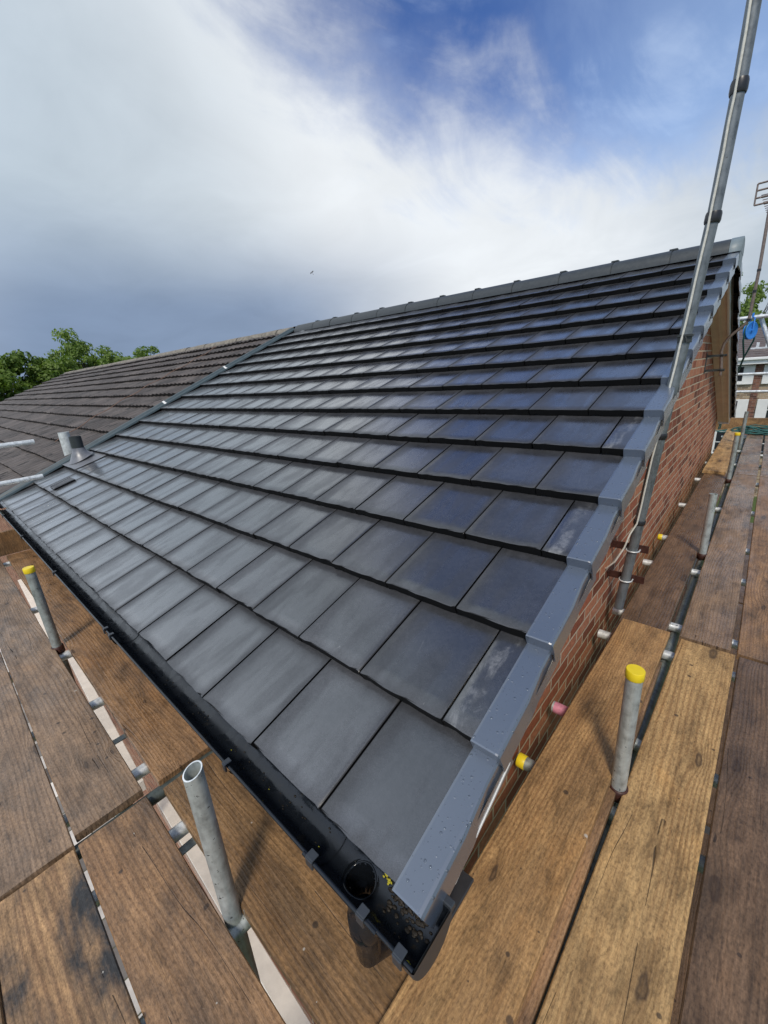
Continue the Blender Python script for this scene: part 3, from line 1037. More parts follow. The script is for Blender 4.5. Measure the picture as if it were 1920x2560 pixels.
def gutter():
    y0, z0, r = -.004, -.050, .059
    xl, xr = -5.52, .030

    def ring(x, rr, n=18, a0=math.pi, a1=2 * math.pi):
        return [Vector((x, y0 + rr * math.cos(a0 + (a1 - a0) * i / n), z0 + rr * 1.02 * math.sin(a0 + (a1 - a0) * i / n))) for i in range(n + 1)]
    mb = MB()
    n = 18
    hole = (-.255, -.085)
    spans = [(xl, hole[0]), (hole[1], xr)]
    for a, b_ in spans:
        o1, o2 = ring(a, r), ring(b_, r)
        i1, i2 = ring(a, r - .003), ring(b_, r - .003)
        mb.add(o1 + o2, [(i, i + 1, n + 2 + i, n + 1 + i) for i in range(n)], 0, True)
        mb.add(i1 + i2, [(i, n + 1 + i, n + 2 + i, i + 1) for i in range(n)], 0, True)
        # rolled rims
        mb.tube([(a, y0 - r - .001, z0), (b_, y0 - r - .001, z0)], .0045, 8)
        mb.tube([(a, y0 + r + .001, z0), (b_, y0 + r + .001, z0)], .0035, 8)
    g = mb.build('gutter', GUTTER, house)
    WORLD_LOC[g.name] = Vector(house.location)
    # running outlet: slightly larger trough with a round hole and a spout
    mb = MB()
    cx, hr = (hole[0] + hole[1]) / 2, .036
    ro = r + .0035
    nx, na = 20, 24
    for inner in (0, 1):
        rr = ro - .004 * inner
        verts, faces = [], []
        for i in range(nx + 1):
            x = hole[0] - .028 + (hole[1] - hole[0] + .056) * i / nx
            verts += ring(x, rr, na)
        for i in range(nx):
            for j in range(na):
                q = i * (na + 1) + j
                c = (verts[q] + verts[q + na + 2]) / 2
                if math.hypot(c.x - cx, c.y - y0) < hr:
                    continue
                faces.append((q, q + 1, q + na + 2, q + na + 1) if inner else (q, q + na + 1, q + na + 2, q + 1))
        mb.add(verts, faces, 0, True)
    rings = [(hr + .005, -.050), (hr + .002, -.066), (hr, -.10), (hr, -.16), (hr + .004, -.165), (hr + .004, -.215)]
    verts, faces = [], []
    k = 28
    for rr, dz in rings:
        for j in range(k):
            t = 2 * math.pi * j / k
            verts.append(Vector((cx + rr * math.cos(t), y0 + rr * math.sin(t), z0 + dz)))
    for i in range(len(rings) - 1):
        for j in range(k):
            faces.append((i * k + j, (i + 1) * k + j, (i + 1) * k + (j + 1) % k, i * k + (j + 1) % k))
    mb.add(verts, faces, 0, True)
    mb.tube([(hole[0] - .028, y0 - ro - .001, z0), (hole[1] + .028, y0 - ro - .001, z0)], .0052, 8)
    rim = []
    for j in range(37):
        tt = 2 * math.pi * j / 36
        yy = hr * 1.0 * math.sin(tt)
        rim.append(Vector((cx + (hr + .001) * math.cos(tt), y0 + yy, z0 - math.sqrt(max(ro * ro - yy * yy, 0)) * 1.02 + .003)))
    mb.tube(rim, .0032, 8, cap=False)
    mb.tube([(cx, y0, z0 - .17), (cx, y0, z0 - .165)], hr, 24)  # black disc across the spout, standing in for the darkness down the hole
    mb.build('outlet', GUTTER, g)
    # downpipe under the outlet
    mb = MB()
    mb.tube([(cx, y0, z0 - .20), (cx, y0, z0 - .30), (cx, .17, z0 - .46), (cx, .17, GROUND + .1)], .034, 16)
    mb.build('downpipe', GUTTER, house)
    # stop end
    mb = MB()
    oo, ii = ring(xr, r + .006), ring(xr + .004, r + .004)
    mb.add(oo, [tuple(range(len(oo)))[::-1]], 0, False)
    mb.add(ii, [tuple(range(len(ii)))], 0, False)
    mb.add(oo + ii, [(i, i + 1, n + 2 + i, n + 1 + i) for i in range(n)], 0, False)
    rim = ring(xr - .02, r + .006)
    mb.add(rim + oo, [(i, i + 1, n + 2 + i, n + 1 + i) for i in range(n)], 0, True)
    mb.box((xr - .024, y0 + r - .002, z0 - .004), (xr + .006, y0 + r + .014, z0 + .012), .002)
    mb.build('stop_end', CLIP, g)
    # clips and unions
    for x, w_ in ((-.002, .022), (-.098, .022), (-.258, .024), (-.641, .018), (-1.675, .016), (-1.755, .016), (-2.777, .016), (-3.904, .016), (-4.9, .016)):
        mb = MB()
        mb.box((x - w_ / 2, y0 - r - .011, z0 - .016), (x + w_ / 2, y0 - r - .006, z0 + .009), .0015)
        mb.box((x - w_ / 2, y0 - r - .008, z0 + .007), (x + w_ / 2, y0 - r + .012, z0 + .0115), .0015)
        a = ring(x - w_ / 2, r + .006, 16)
        b_ = ring(x + w_ / 2, r + .006, 16)
        mb.add(a + b_, [(i, i + 1, 18 + i, 17 + i) for i in range(16)], 0, True)
        mb.build('gutter_bracket', CLIP, g)
    mb = MB()
    a, b_ = ring(-1.775, r + .008), ring(-1.655, r + .008)
    mb.add(a + b_, [(i, i + 1, n + 2 + i, n + 1 + i) for i in range(n)], 0, True)
    a, b_ = ring(-1.775, r - .005), ring(-1.655, r - .005)
    mb.add(a + b_, [(i, n + 1 + i, n + 2 + i, i + 1) for i in range(n)], 0, True)
    mb.build('gutter_union', GUTTER, g)
    # felt support tray between the tile tails and the gutter
    mb = MB()
    p = [(.064, -.030), (.034, -.036), (.026, -.058), (.028, -.060), (.037, -.040), (.066, -.034)]
    rng = random.Random(4)
    st = [-5.48 + i * .26 for i in range(21)] + [-.02]
    verts, faces = [], []
    for x in st:
        dz = rng.uniform(-.002, .002)
        verts += [Vector((x, y, z + dz)) for y, z in p]
    for i in range(len(st) - 1):
        for j in range(5):
            q = i * 6 + j
            faces.append((q, q + 1, q + 7, q + 6))
    mb.add(verts, faces, 0, False)
    mb.build('eaves_tray', simple('blue_grey_eaves_tray', (.022, .028, .045), .30), house)
    return y0, z0, r


gy, gz, gr = gutter()


def gutter_silt():
    """lumps of silt and flecks of yellow moss lying in the gutter"""
    rng = random.Random(11)
    mb = MB()

    def lump(x, ang, s, mi, flat=.5):
        cy = gy + (gr - .004) * math.cos(ang)
        cz = gz + (gr - .004) * math.sin(ang)
        bm = bmesh.new()
        bmesh.ops.create_icosphere(bm, subdivisions=2, radius=1)
        n = Vector((0, -math.cos(ang), -math.sin(ang)))
        tdir = Vector((0, -math.sin(ang), math.cos(ang)))
        sd = rng.uniform(0, 90)
        vs = []
        for v in bm.verts:
            c = v.co * (1 + .5 * mnoise.noise(v.co * 1.6 + Vector((sd, 0, 0))))
            vs.append(Vector((x, cy, cz)) + Vector((1, 0, 0)) * c.x * s * 1.5 + tdir * c.y * s + n * c.z * s * flat)
        bm.verts.index_update()
        mb.add(vs, [[q.index for q in f.verts] for f in bm.faces], mi, True)
        bm.free()
    for _ in range(42):
        lump(-.035 + rng.gauss(0, .017), math.radians(rng.gauss(285, 16)), rng.uniform(.0016, .0048), 0, .3)
    for _ in range(18):
        lump(-.085 + rng.gauss(0, .010), math.radians(rng.gauss(290, 12)), rng.uniform(.0015, .0050), 0, .45)
    for _ in range(80):
        c0 = rng.choice((-.32, -.47, -.62, -.95, -1.2, -1.7, -2.4, -3.3))
        lump(c0 + rng.gauss(0, .05), math.radians(rng.gauss(272, 12)), rng.uniform(.0008, .0026), 0, .15)
    for cx_, ca_ in ((-.128, 325), (-.115, 312), (.006, 215)):
        for _ in range(9):
            lump(cx_ + rng.gauss(0, .0045), math.radians(ca_ + rng.gauss(0, 5)), rng.uniform(.001, .0034), 1, .35)
    for _ in range(8):
        lump(rng.uniform(-1.0, -.25), math.radians(rng.choice((195, 200, 262)) + rng.gauss(0, 4)), rng.uniform(.0008, .0022), 1, .4)
    o = mb.build('gutter_silt', [SILT, MOSS_Y], loc=(-1.5, gy, gz - gr))
    tag(o, 'brown silt and yellow moss crumbs lying in the black gutter', 'debris', kind='stuff')


gutter_silt()


def roof_vents():
    # lead slate with the dark soil pipe
    mb = MB()
    u0, u1, v0, v1 = -5.50, -4.93, .655, 1.0
    q = []
    nu, nv = 8, 5
    rng = random.Random(8)
    for j in range(nv + 1):
        for i in range(nu + 1):
            u = u0 + (u1 - u0) * i / nu
            v = v0 + (v1 - v0) * j / nv
            h = .004 - ((v - 2 * G) / G) * T + rng.uniform(0, .004)
            q.append(pw(u, v, h))
    mb.add(q, [(j * (nu + 1) + i, j * (nu + 1) + i + 1, (j + 1) * (nu + 1) + i + 1, (j + 1) * (nu + 1) + i) for j in range(nv) for i in range(nu)], 0, True)
    o = pw(-5.30, .82, 0)
    up = Vector((0, 0, 1))
    n = Vector((0, -SA, CA))
    k = 24
    cone = []
    for rr, z, tilt in ((.135, .004, 1.0), (.10, .035, .7), (.068, .085, .3), (.060, .12, 0)):
        ax = (up * (1 - tilt) + n * tilt).normalized()
        a = ax.orthogonal().normalized()
        b_ = ax.cross(a)
        for j in range(k):
            t = 2 * math.pi * j / k
            cone.append(o + up * z + (a * math.cos(t) + b_ * math.sin(t)) * rr)
    mb.add(cone, [(i * k + j, i * k + (j + 1) % k, (i + 1) * k + (j + 1) % k, (i + 1) * k + j) for i in range(3) for j in range(k)], 0, True)
    mb.build('lead_slate', LEAD, roof)
    mb = MB()
    mb.tube([o + up * .05, o + up * .245], .058, 24, rin=.051)
    mb.build('vent_pipe', PVC_GREY, roof)
    # flat tile vent with a grille
    mb = MB()
    f = []
    for u, v in ((-4.80, .365), (-4.63, .365), (-4.63, .56), (-4.80, .56)):
        f.append((u, v))
    hh = lambda v: -((v - G) / G) * T
    a = [pw(u, v, hh(v) + .003) for u, v in f]
    b_ = [pw(u + (.006 if u < -4.7 else -.006), v, hh(v) + .013) for u, v in f]
    mb.add(a + b_, [(0, 1, 5, 4), (1, 2, 6, 5), (2, 3, 7, 6), (3, 0, 4, 7)], 0)
    mb.add(b_, [(0, 1, 2, 3)], 0)
    vt = mb.build('tile_vent', TILE, roof)
    mb = MB()
    for i in range(9):
        v = .385 + i * .018
        q = [pw(-4.785, v, hh(v) + .0145), pw(-4.655, v, hh(v) + .0145), pw(-4.655, v + .013, hh(v) + .0185), pw(-4.785, v + .013, hh(v) + .0185)]
        mb.add(q, [(0, 1, 2, 3)], 0)
    q = [pw(-4.79, .378, hh(.4) + .0138), pw(-4.648, .378, hh(.4) + .0138), pw(-4.648, .55, hh(.55) + .0138), pw(-4.79, .55, hh(.55) + .0138)]
    mb.add(q, [(0, 1, 2, 3)], 0)
    for a_, b2 in (((-4.80, .372), (-4.80, .556)), ((-4.63, .372), (-4.63, .556))):
        mb.tube([pw(*a_, hh(a_[1]) + .014), pw(*b2, hh(b2[1]) + .014)], .004, 6)
    mb.build('vent_grille', VENT_BLACK, roof)


roof_vents()

# ------------------------------------------------------------------ the neighbour's old house
XE = -21.0


def pn(u, v, h=0.0):
    k = max(0.0, min(1.0, (-5.5 - u) / 15.5))
    h = h + .06 * max(0, min(1, v / 4.6)) * (1 - k) + .20 * k - .012
    return Vector((u, v * CA - h * SA, v * SA + h * CA))


def neighbour():
    hs = thing('adjoining_house', (-13.2, 4.3, GROUND), 'older terrace house with weathered mossy brown tile roof beyond the grey strip', 'house')
    rng = random.Random(21)
    mb = MB()
    g = .342
    t_ = .043
    P = .15
    for k in range(14):
        v0 = k * g - .01
        us = []
        u = left_edge(v0) - .05
        while u > XE:
            us.append(u)
            u -= P / 4
        us.append(XE)
        vv = [0, .004, .17, g + .03]
        pts = {}
        verts = []
        sag = [rng.uniform(-.004, .004) for _ in range(len(us) // 8 + 2)]
        for j, v in enumerate(vv):
            for i, u in enumerate(us):
                ph = i % 4
                bumpy = (.0, .014, .019, .005)[ph]
                hh = -(v / g) * t_ + bumpy * (1 if j else .8) + sag[i // 8] + .004 * mnoise.noise(Vector((u * .7, k * 3.1, 0)))
                dv = sag[i // 8] * 1.2
                verts.append(pn(u, v0 + v + dv, hh - (.002 if j == 0 else 0)))
        n = len(us)
        for j in range(3):
            for i in range(n - 1):
                q = j * n + i
                tile = (i // 8) * 37 + k * 101
                mb.add([verts[q], verts[q + 1], verts[q + n + 1], verts[q + n]], [(3, 2, 1, 0)], 0, False, random.Random(tile).random())
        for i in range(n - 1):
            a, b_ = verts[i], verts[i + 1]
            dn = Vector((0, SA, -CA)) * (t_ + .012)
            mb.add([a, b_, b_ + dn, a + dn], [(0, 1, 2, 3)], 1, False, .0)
    # back slope, seen only edge-on
    q = [pn(XE, -.02, -.03), pn(-5.6, -.02, -.03), pn(-5.6, 4.62, -.03), pn(XE, 4.62, -.03)]
    q = [Vector((p.x, 2 * RIDGE_Y - p.y, p.z)) for p in q]
    mb.add(q, [(0, 1, 2, 3)], 0, False, .5)
    rf = mb.build('roof', [OLD_TILE, OLD_TAIL_SHADE], hs, attr='tint')
    WORLD_LOC[rf.name] = Vector(hs.location)
    # mortared ridge
    x = -5.70
    i = 0
    while x > XE:
        mb = MB()
        zc = pn(x, 4.6).z - .055
        r = .125 + rng.uniform(-.006, .006)
        x2 = max(x - .44, XE)
        verts = []
        for xx in (x, (x + x2) / 2, x2 + .006):
            zc = pn(xx, 4.6).z - .055
            for j in range(9):
                t = math.pi * j / 8
                verts.append(Vector((xx, RIDGE_Y - r * math.cos(t) * 1.1, zc + r * math.sin(t) * .95 + rng.uniform(-.003, .003))))
        mb.add(verts, [(s * 9 + j, s * 9 + j + 1, s * 9 + j + 10, s * 9 + j + 9) for s in range(2) for j in range(8)], 0, True)
        mb.build('ridge_tile', OLD_RIDGE, rf)
        x = x2 - .004
        i += 1
    # walls, fascia, gutter
    mb = MB()
    mb.box((XE + .2, .222, GROUND), (-5.58, .43, -.06))
    mb.box((XE + .2, 8.17, GROUND), (-5.58, 8.378, .1))
    h = -.105
    poly = [(.43, GROUND), (8.17, GROUND), (8.17, .03), (RIDGE_Y, 1.75), (.43, .03)]
    mb.prism(poly, (XE + .2, 0, 0), (0, 1, 0), (0, 0, 1), (1, 0, 0), .215)
    mb.build('wall', BRICK_X, hs)
    mb = MB()
    mb.box((XE, .062, -.20), (-5.56, .084, -.03), .003)
    mb.build('fascia', WHITE_PVC, hs)
    mb = MB()
    n = 12
    a = [Vector((XE, -.004 + .056 * math.cos(math.pi + math.pi * i / n), -.045 + .056 * math.sin(math.pi + math.pi * i / n))) for i in range(n + 1)]
    b_ = [p + Vector((-5.58 - XE, 0, 0)) for p in a]
    mb.add(a + b_, [(i, i + 1, n + 2 + i, n + 1 + i) for i in range(n)], 0, True)
    mb.build('gutter', GUTTER, hs)
    mb = MB()
    o = Vector((-6.0, .86 * CA, .86 * SA))
    mb.tube([o - Vector((0, 0, .03)), o + Vector((0, 0, .255))], .058, 22, rin=.052)
    mb.build('vent_pipe', PIPE_PALE, hs)
    return hs


neighbour()


def loose_line():
    """thin stray cord lying slack over the old roof"""
    pts = []
    for i in range(30):
        t = i / 29
        u = -7.0 - .12 * math.sin(t * 5)
        v = .95 + 3.4 * t
        pts.append(pn(u - 1.0 * t, v, .03 + .01 * math.sin(t * 40)))
    mb = MB()
    mb.tube(pts, .005, 6)
    o = mb.build('loose_cord', simple('brown_cord', (.22, .13, .09), .8), loc=pts[0])
    tag(o, 'thin brown cord lying up the old mossy roof', 'cord')


loose_line()

# ------------------------------------------------------------------ scaffold boards
BW = .222


def board(p0, length, along, width, mat, label, seed, top=DECK, thick=.038, group='scaffold boards', name='scaffold_board', tilt=0.0):
    """p0: centre of the near end at the top face; along 'x' or 'y'"""
    rng = random.Random(seed)
    mb = MB()
    n = 26
    bow = rng.uniform(-.004, .004)
    cup = rng.uniform(-.0022, .0022)
    crook = rng.uniform(-.004, .004)
    w2 = width / 2
    prof = [(-w2, -.003), (-w2 + .003, 0), (-w2 * .5, 0), (0, 0), (w2 * .5, 0), (w2 - .003, 0), (w2, -.003),
            (w2, -thick + .003), (w2 - .003, -thick), (-w2 + .003, -thick), (-w2, -thick + .003)]
    m = len(prof)
    verts, faces = [], []
    for j in range(n + 1):
        x = length * j / n
        s = x / length
        for (y, z) in prof:
            e = mnoise.noise(Vector((x * 3, y * 9 + seed, seed * 1.7))) * .0016
            edge = .0035 if j in (0, n) else 0
            yy = y * (1 - edge * .6) + crook * math.sin(math.pi * s) + (e if abs(abs(y) - w2) < .004 else 0)
            zz = z + bow * math.sin(math.pi * s) + cup * (1 - (y / w2) ** 2) - (edge if z > -.01 else -edge * .5)
            xx = x + (e * 2 if j in (0, n) else 0)
            verts.append(Vector((xx, yy, zz)))
    for j in range(n):
        for i in range(m):
            i2 = (i + 1) % m
            faces.append((j * m + i, (j + 1) * m + i, (j + 1) * m + i2, j * m + i2))
    mb.add(verts, faces, 0, False)
    for j in (0, n):
        e = verts[j * m:(j + 1) * m]
        mb.add(e, [tuple(range(m))[::-1] if j else tuple(range(m))], 0, False)
    o = mb.build(name, mat)
    o.location = (p0[0], p0[1], top)
    o.rotation_euler = (0, 0, (0 if along == 'x' else math.pi / 2) + tilt)
    WORLD_LOC[o.name] = Vector(o.location)
    tag(o, label, 'board', group)
    return o


def deck():
    S = WOOD
    # gable run, from the wall outwards: inside board, then four rows; each row in three lengths
    board((.012, -1.96), 3.895, 'y', .224, S['orange'], 'orange split-ended board raised beside the brick gable, near the gutter end', 1, DECK + .040, tilt=-.010)
    board((.050, .092), 1.61, 'y', .238, S['rust'], 'red-brown board under the raised orange one, only its edge showing', 8, DECK + .001)
    board((.028, 1.72), 4.36, 'y', .224, S['dark'], 'dark wet board along the foot of the brick gable under the aerial mast', 2)
    board((.008, 5.95), 3.9, 'y', .224, S['honey'], 'pale tan board at the far end of the gable, lapped onto the dark wet board', 3, DECK + .040)
    board((.250, -1.93), 3.90, 'y', .222, S['honey'], 'pale honey board with gaping knots beside the yellow-capped tube', 4, tilt=-.0175)
    board((.304, 1.995), 4.05, 'y', .214, S['purple'], 'long purplish-brown wet board beyond the pale honey one', 5)
    board((.305, 6.07), 3.85, 'y', .214, S['purple'], 'grey-brown wet board running up to the rope coil', 6)
    rows = [(.543, ('dark', 'rust', 'purple')), (.775, ('purple', 'brown', 'purple'))]
    names = [('dark chocolate board at the right edge in front, next to the honey board', 'reddish-brown board with bark knots at the right edge, halfway along', 'pale wet board at the right edge, farthest along beside the rope coil'),
             ('second row out board, dull brown, right of the dark chocolate one', 'second row out board right of the reddish-brown one', 'second row out board at the far end by the rope coil')]
    for r, (x, tints) in enumerate(rows):
        for c, (y0, L) in enumerate(((-1.95, 3.91), (1.985, 4.03), (6.045, 3.87))):
            board((x - (.051 if r == 0 and c == 0 else 0), y0), L, 'y', .216, S[tints[c]], names[r][c], 20 + r * 3 + c, tilt=-.015 if r == 0 and c == 0 else 0)
    # eaves run
    rows = [(-.036, .218, ('brown', 'rust'), (-1.112, -4.92, -1.155)),
            (-.304, .216, ('rust', 'purple'), (-1.128, -5.05, -1.172)),
            (-.527, .212, ('stained', 'purple'), (-1.122, -5.05, -1.142)),
            (-.745, .216, ('brown', 'rust'), (-1.112, -5.05, -1.145))]
    lab = [('cracked brown board directly under the gutter outlet', 'long brown board under the gutter, beside the yellow-capped tube'),
           ('red-brown board with one big dark knot left of the open grey tube', 'pinkish-brown weathered board left of the white batten'),
           ('black-stained board at the lower left', 'grey-brown board at the left edge beyond the butt joint'),
           ('brown board in the bottom left corner beside the black-stained one', 'outer reddish board of the eaves run, beyond the left edge')]
    for r, (y, w_, tints, (xa, xb, xc)) in enumerate(rows):
        board((xa, y), .145 - xa, 'x', w_, S[tints[0]], lab[r][0], 40 + r)
        board((xb, y), xc - xb, 'x', w_, S[tints[1]], lab[r][1], 50 + r)
    # toe boards on edge
    mb = MB()
    mb.box((-4.985, -.62, DECK - .005), (-4.945, .205, DECK + .225), .003)
    o = mb.build('toe_board', S['brown'], loc=(-4.965, -.2, DECK))
    tag(o, 'brown toe board on edge closing the far left end of the eaves platform', 'board', 'toe boards')
    mb = MB()
    mb.box((-.34, 9.90, DECK + .002), (1.25, 9.94, DECK + .228), .003)
    o = mb.build('toe_board', S['orange'], loc=(.4, 9.92, DECK))
    tag(o, 'orange-brown toe board on edge behind the green rope coil', 'board', 'toe boards')


deck()


def batten():
    mb = MB()
    # white planed timber of the lower lift, seen down the gap between the eaves boards
    z = -2.2
    for xa, ya, xb, yb, lab in ((-9.6, .145, -6.3, .06, 'whitish timber glimpsed in the gap beside the far yellow-capped tube'),
                                (-6.05, .150, -3.15, .035, 'long white timber tapering away in the gap left of the butt joint'),
                                (-2.92, .125, -.4, .065, 'white timber under the gap beside the open grey tube')):
        d = Vector((xb - xa, yb - ya, 0)).normalized()
        n = Vector((-d.y, d.x, 0))
        L = math.hypot(xb - xa, yb - ya)
        M = Matrix(((d.x, n.x, 0, xa), (d.y, n.y, 0, ya), (0, 0, 1, z), (0, 0, 0, 1)))
        mb = MB()
        mb.box((0, -.045, -.11), (L, .05, 0), .004, M)
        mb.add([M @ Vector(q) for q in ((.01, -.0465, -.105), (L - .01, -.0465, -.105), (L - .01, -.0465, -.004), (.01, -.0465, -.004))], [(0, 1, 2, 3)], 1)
        o = mb.build('white_batten', [BATTEN, BATTEN_SIDE], loc=((xa + xb) / 2, (ya + yb) / 2, z - .11))
        tag(o, lab, 'timber', 'white timbers below the gap')


batten()

# ------------------------------------------------------------------ scaffold tubes
TR = .02415
LAST = [None]
TZ = DECK - .038 - TR - .001        # transoms carry the boards


def scaffold_tube(name, a, b, mat, label, group, cap_ends=(), cap_col=None, hollow=True, coupler=None):
    a, b = Vector(a), Vector(b)
    mb = MB()
    mb.tube([a, a.lerp(b, .5), b], TR, 20, rin=.0208 if hollow else None)
    o = mb.build(name, mat, loc=a)
    LAST[0] = o.name
    tag(o, label, 'scaffold tube', group)
    d = (b - a).normalized()
    for e in cap_ends:
        p, s = (b, 1) if e else (a, -1)
        mb = MB()
        mb.tube([p - d * s * .026, p - d * s * .025, p + d * s * .002, p + d * s * .0045], [TR + .0022, TR + .0028, TR + .0028, TR + .0012], 22)
        mb.build('end_cap', YELLOW, o)
    if coupler is not None:
        p = a + d * coupler
        mb = MB()
        mb.tube([p - d * .024, p - d * .022, p + d * .022, p + d * .024], [TR + .003, TR + .0065, TR + .0065, TR + .003], 18)
        mb.box(p + Vector((-.045, -.012, -.018)), p + Vector((-.02, .012, .018)), .004)
        mb.tube([p + Vector((-.05, 0, 0)), p + Vector((.045, 0, 0))], .007, 8)
        mb.build('coupler', RUST, o)
    return o


def tubes():
    # transoms of the gable run, their inner ends poking past the inside board towards the wall
    T_ = [(.83, GALV_DULL, (0,), 'yellow-capped tube end nearest the gutter corner, below the inside board'),
          (1.18, GALV, (), 'pink-painted tube end poking out below the inside board'),
          (1.87, GALV_BRIGHT, (), 'bright tube end under the split end of the orange board'),
          (2.17, GALV_BRIGHT, (), 'bright tube end under the foot of the aerial mast'),
          (3.00, GALV_BRIGHT, (), 'bright tube end just beyond the mast brackets'),
          (3.60, GALV_BRIGHT, (0,), 'yellow-capped tube end beyond the mast brackets'),
          (4.65, GALV_BRIGHT, (), 'tube end halfway along the dark wet board'),
          (5.85, GALV_BRIGHT, (), 'tube under the joint of the dark wet board and the tan one'),
          (6.90, GALV, (), 'tube under the far tan board'),
          (7.97, GALV, (), 'tube under the farthest boards before the rope coil'),
          (9.40, GALV, (), 'last tube under the boards by the far toe board'),
          (-.95, GALV, (), 'tube under the boards behind the near corner')]
    for y, m, caps, lab in T_:
        scaffold_tube('transom_tube', (-.158, y, TZ), (1.42, y, TZ), m, lab, 'transoms under the gable boards', caps)
        if y == 1.18:
            mb = MB()
            mb.tube([(-.150, y, TZ), (.15, y, TZ)], TR + .0006, 20)
            mb.build('paint_band', PINK, bpy.data.objects[LAST[0]])
    L_ = [(-.545, GALV, 'grey tube crossing the gap at the foot of the open grey tube'),
          (-.955, GALV_BRIGHT, 'bright tube crossing the gap left of the open grey tube'),
          (-1.325, GALV_BRIGHT, 'bright tube crossing the gap just beyond the butt joint'),
          (-1.93, GALV_BRIGHT, 'bright tube crossing the gap over the middle of the white timber'),
          (-2.56, GALV_BRIGHT, 'bright tube crossing the gap beside the yellow-capped standard'),
          (-3.44, GALV_BRIGHT, 'bright tube crossing the gap beyond the yellow-capped standard'),
          (-4.83, GALV_BRIGHT, 'tube crossing the gap close to the far left toe board')]
    for x, m, lab in L_:
        scaffold_tube('transom_tube', (x, -1.25, TZ), (x, .12, TZ), m, lab, 'transoms under the eaves boards')
    scaffold_tube('transom_tube', (-1.15, -1.25, TZ + .012), (-1.15, .12, TZ + .012), GALV_DARK, 'dull grey tube directly under the butt joint of the eaves boards', 'transoms under the eaves boards')
    # flat steel straps lying across the white timber
    for x in (-.905, -1.62):
        mb = MB()
        mb.box((x - .016, -.26, DECK - .094), (x + .016, -.09, DECK - .088), .001)
        o = mb.build('steel_strap', GALV_DULL, loc=(x, -.17, DECK - .094))
        tag(o, 'grey flat strap across the white timber ' + ('near the open grey tube' if x > -1 else 'between the two standards'), 'strap', 'straps on the white timber')
    # ledgers under the transoms
    LZ = TZ - 2 * TR - .002
    for a, b, lab in (((.166, -1.7, LZ), (.166, 9.95, LZ), 'long ledger below the gap beside the pale honey board'),
                      ((1.30, -1.7, LZ), (1.30, 9.95, LZ), 'long outer ledger below the outermost gable boards'),
                      ((-5.3, -.245, LZ - .07), (1.2, -.245, LZ - .07), 'long ledger running below the eaves boards by the white timber'),
                      ((-5.3, -1.16, LZ), (1.2, -1.16, LZ), 'outer ledger below the outermost eaves boards')):
        scaffold_tube('ledger_tube', a, b, GALV_DULL, lab, 'ledgers')
    # standards that stop short above the deck
    foot = GROUND + .02
    scaffold_tube('standard_tube', (.172, .888, foot), (.172, .888, .050), GALV, 'scratched grey upright tube with yellow cap beside the honey board', 'cut-off standards', (1,), coupler=DECK - .02 - foot)
    scaffold_tube('standard_tube', (.172, 3.23, foot), (.172, 3.23, .026), GALV, 'open-topped grey upright tube halfway along the gable boards', 'cut-off standards', coupler=DECK - .02 - foot)
    scaffold_tube('standard_tube', (.165, 5.75, foot), (.165, 5.75, .10), GALV_DULL, 'mottled upright tube with yellow cap at the far gable boards', 'cut-off standards', (1,), coupler=DECK - .02 - foot)
    scaffold_tube('standard_tube', (.155, 8.15, foot), (.155, 8.15, .09), GALV_DULL, 'thin-looking farthest upright tube just in front of the rope coil', 'cut-off standards')
    scaffold_tube('standard_tube', (-2.595, -.184, foot), (-2.595, -.184, .082), GALV_DULL, 'grey upright tube with yellow cap beside the far gutter', 'cut-off standards', (1,), coupler=DECK - .02 - foot)
    # the slanting-cut open tube
    a, b = Vector((-.562, -.170, foot)), Vector((-.562, -.170, .105))
    mb = MB()
    n = 28
    prof = []
    for z, cut in ((foot, 0), (-1.0, 0), (DECK, 0), (-.2, 0), (.085, .35)):
        prof.append((z, cut))
    for rr in (TR, .0208):
        verts, faces = [], []
        for z, cut in prof:
            for k in range(n):
                t = 2 * math.pi * k / n
                verts.append(Vector((a.x + rr * math.cos(t), a.y + rr * math.sin(t), z + cut * (rr * math.sin(t)))))
        for i in range(len(prof) - 1):
            for k in range(n):
                q = (i * n + k, i * n + (k + 1) % n, (i + 1) * n + (k + 1) % n, (i + 1) * n + k)
                faces.append(q if rr == TR else q[::-1])
        mb.add(verts, faces, 0, True)
        if rr == TR:
            rim_o = verts[-n:]
        else:
            rim_i = verts[-n:]
    mb.add(rim_o + rim_i, [(k, (k + 1) % n, n + (k + 1) % n, n + k) for k in range(n)], 1)
    o = mb.build('standard_tube', [GALV, GALV_BRIGHT], loc=a)
    tag(o, 'open-topped grey upright tube close to the gutter corner', 'scaffold tube', 'cut-off standards')
    # outer standards and guard rails
    scaffold_tube('standard_tube', (1.345, 7.05, foot), (1.345, 7.05, 1.62), GALV, 'outer upright tube carrying the pulley support, out beyond the right edge', 'outer standards')
    scaffold_tube('standard_tube', (1.345, 9.94, foot), (1.345, 9.94, 1.2), GALV, 'outer upright tube at the corner of the far guard rails', 'outer standards')
    scaffold_tube('guard_rail', (-5.0, -1.25, .575), (-5.0, .355, .587), GALV_BRIGHT, 'upper short rail with its end above the old roof at the left edge', 'end guard rails')
    scaffold_tube('guard_rail', (-5.0, -1.25, .215), (-5.0, .335, .240), GALV_BRIGHT, 'lower short rail whose end overlaps the roof strip at the left edge', 'end guard rails')
    scaffold_tube('guard_rail', (-.30, 9.99, .572), (1.5, 9.99, .566), GALV_BRIGHT, 'upper horizontal rail in front of the distant house', 'far guard rails')
    scaffold_tube('guard_rail', (-.30, 9.99, .262), (1.5, 9.99, .255), GALV_BRIGHT, 'lower horizontal rail just above the far toe board', 'far guard rails')
